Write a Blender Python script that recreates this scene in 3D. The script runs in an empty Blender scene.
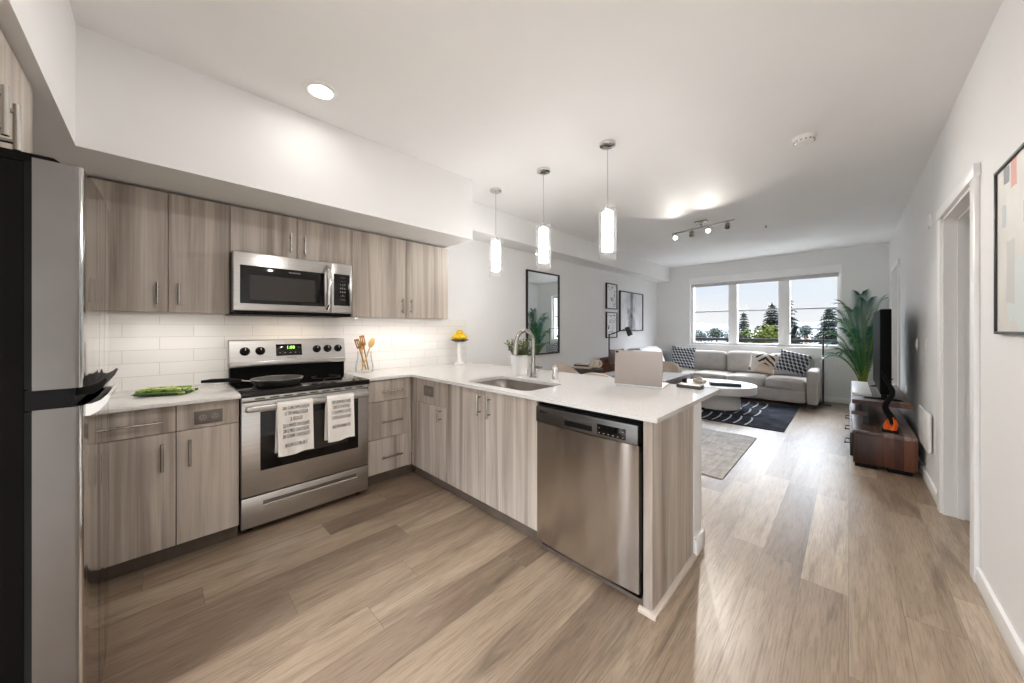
import bpy, bmesh, math, random
from mathutils import Vector, Matrix, Euler
random.seed(7)
PI = math.pi
SC = bpy.context.scene
COL = SC.collection

# ------------------------------------------------------------------ camera, sky, exposure
cam_d = bpy.data.cameras.new('camera')
cam = bpy.data.objects.new('camera', cam_d)
COL.objects.link(cam)
cam.location = (0, 0, 1.245)
cam.rotation_euler = (PI / 2, 0, 0.774)
cam_d.sensor_width = 36
cam_d.lens = 344.449 * 36 / 1024
cam_d.shift_y = -(341.5 - 328.96) / 1024
cam_d.clip_start = 0.05
cam_d.clip_end = 2000
SC.camera = cam
SC.view_settings.view_transform = 'Standard'
SC.view_settings.look = 'None'
SC.view_settings.gamma = 1
SC.view_settings.use_curve_mapping = False
SC.view_settings.exposure = 0.10

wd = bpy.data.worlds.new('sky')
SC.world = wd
wd.use_nodes = True
nt = wd.node_tree
nt.nodes.clear()
wo = nt.nodes.new('ShaderNodeOutputWorld')
bg = nt.nodes.new('ShaderNodeBackground')
tc = nt.nodes.new('ShaderNodeTexCoord')
sep = nt.nodes.new('ShaderNodeSeparateXYZ')
nt.links.new(tc.outputs['Generated'], sep.inputs[0])
ramp = nt.nodes.new('ShaderNodeValToRGB')
els = ramp.color_ramp.elements
els[0].position = 0.0
els[0].color = (0.86, 0.87, 0.885, 1)
els[1].position = 0.14
els[1].color = (0.66, 0.79, 0.92, 1)
e_ = els.new(0.07)
e_.color = (0.78, 0.83, 0.89, 1)
e2_ = els.new(0.4)
e2_.color = (0.78, 0.84, 0.92, 1)
nz = nt.nodes.new('ShaderNodeTexNoise')
nz.inputs['Scale'].default_value = 3.0
nz.inputs['Detail'].default_value = 5
mp = nt.nodes.new('ShaderNodeMapping')
mp.inputs['Scale'].default_value = (1, 1, 4)
nt.links.new(tc.outputs['Generated'], mp.inputs[0])
nt.links.new(mp.outputs[0], nz.inputs['Vector'])
cr2 = nt.nodes.new('ShaderNodeValToRGB')
cr2.color_ramp.elements[0].position = 0.45
cr2.color_ramp.elements[1].position = 0.7
cr2.color_ramp.elements[1].color = (0.7, 0.7, 0.7, 1)
nt.links.new(nz.outputs['Fac'], cr2.inputs[0])
mixc = nt.nodes.new('ShaderNodeMix')
mixc.data_type = 'RGBA'
mixc.inputs[7].default_value = (0.88, 0.88, 0.885, 1)
nt.links.new(sep.outputs['Z'], ramp.inputs[0])
nt.links.new(cr2.outputs[0], mixc.inputs[0])
nt.links.new(ramp.outputs[0], mixc.inputs[6])
nt.links.new(mixc.outputs[2], bg.inputs['Color'])
# sky boosted behind the viewpoint (towards -Y), added as fill for the room
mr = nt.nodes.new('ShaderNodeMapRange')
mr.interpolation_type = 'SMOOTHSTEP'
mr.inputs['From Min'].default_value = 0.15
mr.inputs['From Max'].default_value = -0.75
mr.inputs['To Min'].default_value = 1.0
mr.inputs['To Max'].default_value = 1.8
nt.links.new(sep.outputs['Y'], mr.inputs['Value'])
# and boosted far more overhead, out of view, added to light the room
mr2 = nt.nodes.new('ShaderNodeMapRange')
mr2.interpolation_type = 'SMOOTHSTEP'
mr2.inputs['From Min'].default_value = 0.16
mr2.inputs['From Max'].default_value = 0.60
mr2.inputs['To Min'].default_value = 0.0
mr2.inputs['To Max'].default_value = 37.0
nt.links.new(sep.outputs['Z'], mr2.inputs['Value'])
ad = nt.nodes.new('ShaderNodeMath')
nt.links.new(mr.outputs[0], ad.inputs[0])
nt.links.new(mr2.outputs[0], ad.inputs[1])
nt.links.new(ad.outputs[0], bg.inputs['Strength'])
SC.cycles.transparent_max_bounces = 32
SC.cycles.max_bounces = 14
SC.cycles.diffuse_bounces = 8
nt.links.new(bg.outputs[0], wo.inputs[0])

SKY = 1.0
LP = dict(down=5.5, kitchen=1.2, run=15.0, track=12.0, hood=1.2, strip=1.2)   # lamp powers in watts; down and run feed the added lamps


def area(name, loc, power, size, color=(1, .98, .95), rot=(0, 0, 0), shape='DISK', size_y=None, spread=None):
    d = bpy.data.lights.new(name, 'AREA')
    d.energy = power
    d.color = color
    d.shape = shape
    d.size = size
    if size_y:
        d.size_y = size_y
    if spread:
        d.spread = spread
    o = bpy.data.objects.new(name, d)
    COL.objects.link(o)
    o.location = loc
    o.rotation_euler = rot
    return o


# ------------------------------------------------------------------ mesh helpers
ORIGIN = {}


class MB:
    def __init__(s):
        s.bm = bmesh.new()

    def _merge(s, t, mat=None):
        if mat is not None:
            bmesh.ops.transform(t, matrix=mat, verts=t.verts)
        me = bpy.data.meshes.new('tmp')
        t.to_mesh(me)
        t.free()
        s.bm.from_mesh(me)
        bpy.data.meshes.remove(me)
        return s

    def box(s, x0, x1, y0, y1, z0, z1, bev=0, seg=2, mat=None):
        t = bmesh.new()
        bmesh.ops.create_cube(t, size=1)
        for v in t.verts:
            v.co = Vector(((x0 + x1) / 2 + v.co.x * (x1 - x0), (y0 + y1) / 2 + v.co.y * (y1 - y0), (z0 + z1) / 2 + v.co.z * (z1 - z0)))
        if bev > 0:
            bmesh.ops.bevel(t, geom=t.edges[:], offset=bev, segments=seg, affect='EDGES', profile=.5)
        return s._merge(t, mat)

    def cyl(s, p0, p1, r0, r1=None, n=16, mat=None):
        p0, p1 = Vector(p0), Vector(p1)
        r1 = r0 if r1 is None else r1
        d = p1 - p0
        t = bmesh.new()
        bmesh.ops.create_cone(t, cap_ends=True, segments=n, radius1=max(r0, 1e-4), radius2=max(r1, 1e-4), depth=d.length)
        m = Matrix.Translation((p0 + p1) / 2) @ d.to_track_quat('Z', 'Y').to_matrix().to_4x4()
        bmesh.ops.transform(t, matrix=m, verts=t.verts)
        return s._merge(t, mat)

    def tube(s, pts, r, n=8, caps=True):
        pts = [Vector(p) for p in pts]
        rs = r if isinstance(r, (list, tuple)) else [r] * len(pts)
        t = bmesh.new()
        rings = []
        nrm = None
        for i, p in enumerate(pts):
            a = pts[max(i - 1, 0)]
            b = pts[min(i + 1, len(pts) - 1)]
            tg = (b - a).normalized()
            if nrm is None:
                up = Vector((0, 0, 1)) if abs(tg.z) < .9 else Vector((1, 0, 0))
                nrm = tg.cross(up).normalized()
            nrm = (nrm - tg * nrm.dot(tg)).normalized()
            bn = tg.cross(nrm)
            rings.append([t.verts.new(p + (nrm * math.cos(k * 2 * PI / n) + bn * math.sin(k * 2 * PI / n)) * rs[i]) for k in range(n)])
        for i in range(len(rings) - 1):
            for k in range(n):
                t.faces.new((rings[i][k], rings[i][(k + 1) % n], rings[i + 1][(k + 1) % n], rings[i + 1][k]))
        if caps:
            t.faces.new(rings[0][::-1])
            t.faces.new(rings[-1])
        bmesh.ops.recalc_face_normals(t, faces=t.faces)
        return s._merge(t)

    def lathe(s, prof, c=(0, 0, 0), n=32, mat=None):
        t = bmesh.new()
        rings = []
        for r, z in prof:
            if r < 1e-5:
                rings.append([t.verts.new((c[0], c[1], c[2] + z))])
            else:
                rings.append([t.verts.new((c[0] + r * math.cos(k * 2 * PI / n), c[1] + r * math.sin(k * 2 * PI / n), c[2] + z)) for k in range(n)])
        for i in range(len(rings) - 1):
            A, B = rings[i], rings[i + 1]
            for k in range(n):
                k2 = (k + 1) % n
                if len(A) == 1 and len(B) == 1:
                    continue
                if len(A) == 1:
                    t.faces.new((A[0], B[k], B[k2]))
                elif len(B) == 1:
                    t.faces.new((A[k], A[k2], B[0]))
                else:
                    t.faces.new((A[k], A[k2], B[k2], B[k]))
        bmesh.ops.recalc_face_normals(t, faces=t.faces)
        return s._merge(t, mat)

    def ball(s, c, r, sz=(1, 1, 1), u=16, v=10, mat=None):
        t = bmesh.new()
        bmesh.ops.create_uvsphere(t, u_segments=u, v_segments=v, radius=r)
        for w in t.verts:
            w.co = Vector((c[0] + w.co.x * sz[0], c[1] + w.co.y * sz[1], c[2] + w.co.z * sz[2]))
        return s._merge(t, mat)

    def prism(s, pts, axis, a, b, bev=0):
        """polygon pts (2D) extruded along axis from a to b; the 2D axes are the other two in xyz order"""
        t = bmesh.new()

        def P(u, v, w):
            return {'x': (w, u, v), 'y': (u, w, v), 'z': (u, v, w)}[axis]
        A = [t.verts.new(P(u, v, a)) for u, v in pts]
        B = [t.verts.new(P(u, v, b)) for u, v in pts]
        t.faces.new(A)
        t.faces.new(B[::-1])
        n = len(pts)
        for k in range(n):
            t.faces.new((A[k], A[(k + 1) % n], B[(k + 1) % n], B[k]))
        bmesh.ops.recalc_face_normals(t, faces=t.faces)
        if bev:
            bmesh.ops.bevel(t, geom=t.edges[:], offset=bev, segments=2, affect='EDGES', profile=.5)
        return s._merge(t)

    def soft(s, cx, cy, cz, sx, sy, sz, r, bulge=(0, 0, 0), N=10, mat=None, rot=None):
        """rounded box of full size s* with corner radius r and bulging faces"""
        t = bmesh.new()
        h = Vector((sx / 2, sy / 2, sz / 2))
        bmesh.ops.create_cube(t, size=2)
        bmesh.ops.subdivide_edges(t, edges=t.edges[:], cuts=N, use_grid_fill=True)
        for v in t.verts:
            c = v.co
            u = [max(-1, min(1, k)) for k in c]
            # concentrate samples at the borders
            w = [math.sin(k * PI / 2) for k in u]
            p = Vector((w[0] * h.x, w[1] * h.y, w[2] * h.z))
            q = Vector([max(-(h[i] - r), min(h[i] - r, p[i])) for i in range(3)])
            d = p - q
            if d.length > 1e-6:
                p = q + d.normalized() * min(r, max(abs(k) for k in d))
            for i in range(3):
                j, k = (i + 1) % 3, (i + 2) % 3
                p[i] += (1 if w[i] > 0 else -1) * abs(w[i]) * bulge[i] * (1 - w[j] ** 2) * (1 - w[k] ** 2)
            v.co = p
        m = Matrix.Translation((cx, cy, cz))
        if rot:
            m = m @ Euler(rot).to_matrix().to_4x4()
        return s._merge(t, (mat @ m) if mat is not None else m)

    def pillow(s, w, h, th, mat, N=14):
        """square throw pillow in local XZ plane, centre at origin, thickness along Y"""
        t = bmesh.new()
        G = {}
        for side in (1, -1):
            for i in range(N + 1):
                for j in range(N + 1):
                    a, b = i / N * 2 - 1, j / N * 2 - 1
                    if abs(a) == 1 or abs(b) == 1:
                        key = (0, i, j)
                    else:
                        key = (side, i, j)
                    if key in G:
                        continue
                    pinch = 1 - .09 * (1 - b * b) * abs(a) ** 2
                    pinch2 = 1 - .09 * (1 - a * a) * abs(b) ** 2
                    f = max(0, (1 - a ** 2) * (1 - b ** 2)) ** .42
                    G[key] = t.verts.new((a * w / 2 * pinch, side * th / 2 * f if key[0] else 0, b * h / 2 * pinch2))
        def g(side, i, j):
            return G.get((side, i, j)) or G[(0, i, j)]
        for side in (1, -1):
            for i in range(N):
                for j in range(N):
                    f = (g(side, i, j), g(side, i + 1, j), g(side, i + 1, j + 1), g(side, i, j + 1))
                    t.faces.new(f if side < 0 else f[::-1])
        bmesh.ops.recalc_face_normals(t, faces=t.faces)
        return s._merge(t, mat)

    def quad(s, a, b, c, d):
        vs = [s.bm.verts.new(p) for p in (a, b, c, d)]
        s.bm.faces.new(vs)
        return s

    def text(s, body, size, mat, depth=.0006, align='CENTER', sx=1.0):
        cu = bpy.data.curves.new('t', 'FONT')
        cu.body = body
        cu.size = size
        cu.align_x = align
        cu.align_y = 'CENTER'
        cu.extrude = depth
        cu.resolution_u = 2
        o = bpy.data.objects.new('t', cu)
        COL.objects.link(o)
        dg = bpy.context.evaluated_depsgraph_get()
        me = bpy.data.meshes.new_from_object(o.evaluated_get(dg))
        t = bmesh.new()
        t.from_mesh(me)
        bpy.data.objects.remove(o)
        bpy.data.meshes.remove(me)
        bpy.data.curves.remove(cu)
        return s._merge(t, mat @ Matrix.Diagonal((sx, 1, 1, 1)))


def thing(name, loc, label, cat, group=None):
    o = bpy.data.objects.new(name, None)
    COL.objects.link(o)
    o.location = loc
    o.empty_display_size = .05
    o['label'] = label
    o['category'] = cat
    if group:
        o['group'] = group
    ORIGIN[o.name] = Vector(loc)
    return o


def obj(name, mb, mat, parent=None, label=None, cat=None, group=None, kind=None, at=None, ang=32, smooth=True):
    bm = mb.bm
    org = Vector((0, 0, 0))
    if parent is not None:
        org = ORIGIN[parent.name]
    elif at is not None:
        org = Vector(at)
    for v in bm.verts:
        v.co -= org
    lim = math.radians(ang)
    for f in bm.faces:
        f.smooth = smooth
    for e in bm.edges:
        if len(e.link_faces) == 2:
            e.smooth = e.calc_face_angle(0) < lim
    me = bpy.data.meshes.new(name)
    bm.to_mesh(me)
    bm.free()
    me.materials.append(mat)
    o = bpy.data.objects.new(name, me)
    COL.objects.link(o)
    if parent is not None:
        o.parent = parent
    elif at is not None:
        o.location = org
    ORIGIN[o.name] = org
    if label:
        o['label'] = label
    if cat:
        o['category'] = cat
    if group:
        o['group'] = group
    if kind:
        o['kind'] = kind
    return o


def structure(name, mb, mat, parent=None):
    return obj(name, mb, mat, parent, kind='structure')


def copy_tree(o, parent=None):
    c = o.copy()
    COL.objects.link(c)
    if parent is not None:
        c.parent = parent
    ORIGIN[c.name] = ORIGIN.get(o.name, Vector())
    for ch in list(o.children):
        copy_tree(ch, c)
    return c


# ------------------------------------------------------------------ materials
def rgb(r, g, b):
    f = lambda c: (c / 255 / 12.92) if c / 255 <= .04045 else ((c / 255 + .055) / 1.055) ** 2.4
    return (f(r), f(g), f(b), 1)


class MT:
    def __init__(s, name):
        s.m = bpy.data.materials.new(name)
        s.m.use_nodes = True
        s.nt = s.m.node_tree
        s.b = s.nt.nodes['Principled BSDF']

    def n(s, t, **kw):
        nd = s.nt.nodes.new('ShaderNode' + t)
        for k, v in kw.items():
            setattr(nd, k, v)
        return nd

    def l(s, a, b):
        s.nt.links.new(a, b)

    def math(s, op, a, b=None, c=None):
        nd = s.n('Math', operation=op)
        for i, v in enumerate((a, b, c)):
            if v is None:
                continue
            if isinstance(v, (int, float)):
                nd.inputs[i].default_value = v
            else:
                s.l(v, nd.inputs[i])
        return nd.outputs[0]

    def ramp(s, fac, stops, interp='LINEAR'):
        nd = s.n('ValToRGB')
        nd.color_ramp.interpolation = interp
        e = nd.color_ramp.elements
        e[0].position, e[0].color = stops[0][0], stops[0][1]
        e[1].position, e[1].color = stops[-1][0], stops[-1][1]
        for p, c in stops[1:-1]:
            x = e.new(p)
            x.color = c
        s.l(fac, nd.inputs[0])
        return nd.outputs[0]

    def noise(s, vec, scale, detail=3, rough=.5, dist=0):
        nd = s.n('TexNoise')
        nd.inputs['Scale'].default_value = scale
        nd.inputs['Detail'].default_value = detail
        nd.inputs['Roughness'].default_value = rough
        nd.inputs['Distortion'].default_value = dist
        if vec is not None:
            s.l(vec, nd.inputs['Vector'])
        return nd.outputs['Fac']

    def mapping(s, vec, scale=(1, 1, 1), loc=(0, 0, 0), rot=(0, 0, 0)):
        nd = s.n('Mapping')
        nd.inputs['Scale'].default_value = scale
        nd.inputs['Location'].default_value = loc
        nd.inputs['Rotation'].default_value = rot
        s.l(vec, nd.inputs[0])
        return nd.outputs[0]

    def ocoord(s):
        return s.n('TexCoord').outputs['Object']

    def mix(s, fac, a, b, mode='MIX'):
        nd = s.n('Mix', data_type='RGBA', blend_type=mode)
        for i, v in ((0, fac), (6, a), (7, b)):
            if isinstance(v, (int, float)):
                nd.inputs[i].default_value = v
            elif isinstance(v, tuple):
                nd.inputs[i].default_value = v
            else:
                s.l(v, nd.inputs[i])
        return nd.outputs[2]

    def bump(s, h, strength=.1, dist=.002):
        nd = s.n('Bump')
        nd.inputs['Strength'].default_value = strength
        nd.inputs['Distance'].default_value = dist
        s.l(h, nd.inputs['Height'])
        s.l(nd.outputs[0], s.b.inputs['Normal'])

    def set(s, **kw):
        for k, v in kw.items():
            s.b.inputs[{'rough': 'Roughness', 'metal': 'Metallic', 'color': 'Base Color', 'spec': 'Specular IOR Level', 'sheen': 'Sheen Weight',
                        'coat': 'Coat Weight', 'aniso': 'Anisotropic', 'arot': 'Anisotropic Rotation'}[k]].default_value = v
        return s


def plain(name, col, rough=.5, metal=0, spec=.5, var=.04, scale=6, bump=0, bscale=200):
    t = MT(name)
    v = t.noise(t.ocoord(), scale, 4)
    lo = tuple(max(0, c * (1 - var)) for c in col[:3]) + (1,)
    hi = tuple(min(1, c * (1 + var)) for c in col[:3]) + (1,)
    t.l(t.ramp(v, [(.3, lo), (.7, hi)]), t.b.inputs['Base Color'])
    t.set(rough=rough, metal=metal, spec=spec)
    if bump:
        t.bump(t.noise(t.ocoord(), bscale, 3), bump, .002)
    return t.m


def wood_lam(name, stops, sx=13, sz=.5, rough=.42):
    t = MT(name)
    oi = t.n('ObjectInfo')
    add = t.n('VectorMath', operation='ADD')
    cx = t.n('CombineXYZ')
    r = t.math('MULTIPLY', oi.outputs['Random'], 37.0)
    for i in range(3):
        t.l(r, cx.inputs[i])
    t.l(t.ocoord(), add.inputs[0])
    t.l(cx.outputs[0], add.inputs[1])
    a = t.noise(t.mapping(add.outputs[0], (sx, sx, sz)), 1.0, 5, .62, .5)
    b = t.noise(t.mapping(add.outputs[0], (sx * 9, sx * 9, sz * 1.4)), 1.0, 3, .6)
    c = t.noise(t.mapping(add.outputs[0], (sx * .35, sx * .35, sz * .5)), 1.0, 2)
    v = t.math('ADD', t.math('MULTIPLY', a, .70), t.math('ADD', t.math('MULTIPLY', b, .12), t.math('MULTIPLY', c, .18)))
    t.l(t.ramp(v, stops), t.b.inputs['Base Color'])
    t.set(rough=rough, spec=.4)
    t.bump(b, .05, .001)
    return t.m


def floor_mat():
    t = MT('vinyl_plank')
    g = t.n('NewGeometry')
    sp = t.n('SeparateXYZ')
    t.l(g.outputs['Position'], sp.inputs[0])
    x, y = sp.outputs[0], sp.outputs[1]
    W, L = .172, 1.22
    xr = t.math('DIVIDE', x, W)
    row = t.math('FLOOR', xr)
    wn = t.n('TexWhiteNoise', noise_dimensions='1D')
    t.l(row, wn.inputs['W'])
    yo = t.math('ADD', t.math('DIVIDE', y, L), t.math('MULTIPLY', wn.outputs['Value'], 1.0))
    col = t.math('FLOOR', yo)
    cb = t.n('CombineXYZ')
    t.l(row, cb.inputs[0])
    t.l(col, cb.inputs[1])
    w2 = t.n('TexWhiteNoise', noise_dimensions='2D')
    t.l(cb.outputs[0], w2.inputs['Vector'])
    pid = w2.outputs['Value']
    v = t.n('CombineXYZ')
    t.l(t.math('ADD', t.math('MULTIPLY', x, 9.0), t.math('MULTIPLY', pid, 61.0)), v.inputs[0])
    t.l(t.math('MULTIPLY', y, .9), v.inputs[1])
    t.l(t.math('MULTIPLY', pid, 23.0), v.inputs[2])
    grain = t.noise(v.outputs[0], 1.0, 6, .62, .9)
    v2 = t.n('CombineXYZ')
    t.l(t.math('ADD', t.math('MULTIPLY', x, 150.0), t.math('MULTIPLY', pid, 17.0)), v2.inputs[0])
    t.l(t.math('MULTIPLY', y, 7.0), v2.inputs[1])
    fine = t.noise(v2.outputs[0], 1.0, 4, .65, .3)
    # cathedral figure
    wv = t.math('SINE', t.math('MULTIPLY', t.math('ADD', grain, t.math('MULTIPLY', pid, .3)), 46.0))
    tone = t.ramp(pid, [(0, rgb(130, 112, 95)), (.35, rgb(149, 130, 111)), (.7, rgb(163, 144, 123)), (1, rgb(179, 161, 141))])
    gcol = t.ramp(grain, [(.30, (.44, .41, .39, 1)), (.44, (.84, .82, .80, 1)), (.62, (1.10, 1.10, 1.10, 1))])
    c1 = t.mix(.85, tone, gcol, 'MULTIPLY')
    fcol = t.ramp(fine, [(.36, (.62, .60, .58, 1)), (.54, (1, 1, 1, 1))])
    c2 = t.mix(.7, c1, fcol, 'MULTIPLY')
    wcol = t.ramp(t.math('MULTIPLY_ADD', wv, .5, .5), [(0, (.86, .85, .84, 1)), (.5, (1, 1, 1, 1))])
    c3 = t.mix(.6, c2, wcol, 'MULTIPLY')
    fx = t.math('FRACT', xr)
    fy = t.math('FRACT', yo)
    ex = t.math('MINIMUM', fx, t.math('SUBTRACT', 1.0, fx))
    ey = t.math('MULTIPLY', t.math('MINIMUM', fy, t.math('SUBTRACT', 1.0, fy)), L / W)
    edge = t.math('LESS_THAN', t.math('MINIMUM', ex, ey), .009)
    c4 = t.mix(t.math('MULTIPLY', edge, .45), c3, (.09, .07, .055, 1))
    t.l(c4, t.b.inputs['Base Color'])
    t.l(t.ramp(fine, [(.3, (.40, .40, .40, 1)), (.7, (.30, .30, .30, 1))]), t.b.inputs['Roughness'])
    t.set(spec=.5)
    t.bump(fine, .06, .001)
    return t.m


def tile_mat():
    t = MT('glazed_tile')
    g = t.n('NewGeometry')
    sp = t.n('SeparateXYZ')
    t.l(g.outputs['Position'], sp.inputs[0])
    cb = t.n('CombineXYZ')
    t.l(sp.outputs[1], cb.inputs[0])
    t.l(t.math('SUBTRACT', sp.outputs[2], .868), cb.inputs[1])
    br = t.n('TexBrick')
    t.l(cb.outputs[0], br.inputs['Vector'])
    br.inputs['Color1'].default_value = (.84, .82, .80, 1)
    br.inputs['Color2'].default_value = (.80, .78, .76, 1)
    br.inputs['Mortar'].default_value = (.66, .63, .60, 1)
    br.inputs['Scale'].default_value = 1
    br.inputs['Mortar Size'].default_value = .0022
    br.inputs['Mortar Smooth'].default_value = .3
    br.inputs['Brick Width'].default_value = .32
    br.inputs['Row Height'].default_value = .0815
    br.offset = .5
    t.l(br.outputs['Color'], t.b.inputs['Base Color'])
    t.set(rough=.16, spec=.5)
    nd = t.math('ADD', t.math('MULTIPLY', br.outputs['Fac'], -1.0), t.math('MULTIPLY', t.noise(t.mapping(cb.outputs[0], (6, 9, 1)), 1.0, 2), .5))
    t.bump(nd, .18, .002)
    return t.m


def steel(name, col=.60, rough=.30, axis='z', tint=(1, .975, .945)):
    """brushed steel: the brush lines run along `axis`"""
    t = MT(name)
    sc = {'x': (2, 160, 160), 'y': (160, 2, 160), 'z': (160, 160, 2)}[axis]
    v = t.noise(t.mapping(t.ocoord(), sc), 1.0, 2)
    c = lambda k: (k * tint[0], k * tint[1], k * tint[2], 1)
    t.l(t.ramp(v, [(.3, c(col * .93)), (.7, c(col * 1.05))]), t.b.inputs['Base Color'])
    t.set(metal=1, rough=rough)
    return t.m


def steel_aniso(name, col=.6, rough=.3, aniso=.75, rot=.25, tint=(1, .965, .93)):
    t = MT(name)
    v = t.noise(t.mapping(t.ocoord(), (3, 3, 500)), 1.0, 2)
    t.l(t.ramp(v, [(.3, (col * .95 * tint[0], col * .95 * tint[1], col * .95 * tint[2], 1)), (.7, (col * 1.04 * tint[0], col * 1.04 * tint[1], col * 1.04 * tint[2], 1))]), t.b.inputs['Base Color'])
    tn = t.n('Tangent', direction_type='RADIAL', axis='Z')
    t.l(tn.outputs[0], t.b.inputs['Tangent'])
    t.set(metal=1, rough=rough, aniso=aniso, arot=rot)
    wob = t.noise(t.mapping(t.ocoord(), (7, 7, .6)), 1.0, 1)
    t.bump(wob, .6, .022)
    return t.m


def emit(name, col, strength):
    t = MT(name)
    t.b.inputs['Emission Color'].default_value = col
    t.b.inputs['Emission Strength'].default_value = strength
    t.set(color=col, rough=.4)
    return t.m


def clear_glass(name, tint=(1, 1, 1, 1), refl=.9, frost=0):
    m = bpy.data.materials.new(name)
    m.use_nodes = True
    n = m.node_tree
    n.nodes.clear()
    o = n.nodes.new('ShaderNodeOutputMaterial')
    mx = n.nodes.new('ShaderNodeMixShader')
    tr = n.nodes.new('ShaderNodeBsdfTransparent')
    gl = n.nodes.new('ShaderNodeBsdfGlossy')
    fr = n.nodes.new('ShaderNodeLayerWeight')
    fr.inputs['Blend'].default_value = .12
    mu = n.nodes.new('ShaderNodeMath')
    mu.operation = 'MULTIPLY'
    mu.inputs[1].default_value = refl
    gl.inputs['Roughness'].default_value = .02
    tr.inputs['Color'].default_value = tint
    n.links.new(fr.outputs[0], mu.inputs[0])
    n.links.new(mu.outputs[0], mx.inputs[0])
    n.links.new(tr.outputs[0], mx.inputs[1])
    n.links.new(gl.outputs[0], mx.inputs[2])
    if frost:
        m2 = n.nodes.new('ShaderNodeMixShader')
        df = n.nodes.new('ShaderNodeBsdfTranslucent')
        df.inputs['Color'].default_value = (.95, .95, .95, 1)
        m2.inputs[0].default_value = frost
        n.links.new(mx.outputs[0], m2.inputs[1])
        n.links.new(df.outputs[0], m2.inputs[2])
        mx = m2
    n.links.new(mx.outputs[0], o.inputs[0])
    return m


M = {}
M['wall'] = plain('wall_paint', (.80, .797, .79, 1), .62, var=.012, scale=2, bump=.06, bscale=160)
M['ceil'] = plain('ceiling_paint', (.86, .857, .85, 1), .7, var=.012, scale=2, bump=.05, bscale=140)
M['trim'] = plain('trim_paint', (.86, .855, .845, 1), .35, var=.01)
M['floor'] = floor_mat()
M['tile'] = tile_mat()
M['wood'] = wood_lam('greige_laminate', [(.32, rgb(118, 106, 97)), (.43, rgb(156, 144, 133)), (.54, rgb(182, 171, 160)), (.67, rgb(204, 195, 186))])
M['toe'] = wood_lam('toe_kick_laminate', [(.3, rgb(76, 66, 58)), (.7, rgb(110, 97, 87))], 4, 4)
M['carc'] = plain('cabinet_carcass', rgb(70, 58, 50), .6)
M['steel'] = steel('brushed_steel', .52, .28, 'y')
M['steelx'] = steel('brushed_steel_flat', .60, .27, 'x')
M['chrome'] = plain('polished_chrome', (.75, .74, .72, 1), .08, 1, var=.01)
M['nickel'] = plain('satin_nickel', (.42, .40, .37, 1), .25, 1, var=.02)
M['dwsteel'] = steel_aniso('dishwasher_steel', .60, .20, .96, .25)
M['fsteel'] = steel_aniso('fridge_front_steel', .62, .10, .3, .25, (1, .985, .96))
M['fside'] = plain('fridge_door_side_steel', (.18, .170, .161, 1), .38, .9, var=.05)
M['darksteel'] = steel('dark_panel_steel', .17, .36, 'x')
M['black'] = plain('black_plastic', (.006, .0055, .0055, 1), .5, spec=.10, var=.1)
M['fblack'] = plain('fridge_cabinet_black', (.005, .0045, .004, 1), .7, spec=.05, var=.1)
M['blackglass'] = plain('black_glass', (.006, .005, .005, 1), .06, var=.05, spec=.35)
M['matteblack'] = plain('black_enamel', (.005, .005, .005, 1), .5, var=.05, spec=.04)
M['sinksteel'] = plain('satin_sink_steel', (.30, .28, .26, 1), .36, 1, var=.05)
M['ovenwin'] = plain('oven_window_glass', (.03, .025, .022, 1), .08, var=.05)
M['blackmetal'] = plain('black_powder_coat', (.016, .016, .017, 1), .45, var=.1)
M['white'] = plain('white_plastic', (.82, .81, .79, 1), .35, var=.01)
M['grayplate'] = plain('grey_outlet_plate', rgb(104, 97, 91), .4, var=.02)
M['outletface'] = plain('grey_outlet_face', rgb(128, 120, 113), .4, var=.02)
M['slot'] = plain('outlet_slot', (.03, .027, .025, 1), .6)
M['lens'] = emit('lamp_lens', (1, .97, .92, 1), 9)
M['bulb'] = emit('pendant_tube_glow', (1, .985, .965, 1), 21)
M['led'] = emit('green_display', (.35, .9, .12, 1), 2.5)
M['glass'] = clear_glass('window_glass', (1, 1, 1, 1), .7)
M['jar'] = clear_glass('jar_glass', (.985, .99, .99, 1), .55)
M['pglass'] = clear_glass('pendant_glass', (1, 1, 1, 1), .35, .022)
M['mirror'] = plain('mirror_silver', (.88, .90, .90, 1), .02, 1, var=.0)
M['terra'] = plain('white_ceramic', (.80, .79, .77, 1), .3, var=.02)


def quartz():
    t = MT('white_quartz')
    a = t.noise(t.ocoord(), 90, 3)
    b = t.noise(t.ocoord(), 300, 2)
    base = t.ramp(a, [(.35, (.64, .62, .60, 1)), (.6, (.70, .685, .665, 1))])
    sp = t.ramp(b, [(.68, (1, 1, 1, 1)), (.76, (.84, .82, .80, 1))])
    t.l(t.mix(.7, base, sp, 'MULTIPLY'), t.b.inputs['Base Color'])
    t.set(rough=.07, spec=.5)
    return t.m


M['quartz'] = quartz()


def fabric(name, a, b, scale=260, bump=.35):
    t = MT(name)
    o = t.ocoord()
    n1 = t.noise(o, scale, 2)
    n2 = t.noise(o, 6, 3)
    v = t.math('ADD', t.math('MULTIPLY', n1, .6), t.math('MULTIPLY', n2, .4))
    t.l(t.ramp(v, [(.35, a), (.65, b)]), t.b.inputs['Base Color'])
    t.set(rough=.9, spec=.2, sheen=.25)
    t.bump(n1, bump, .002)
    return t.m


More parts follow.
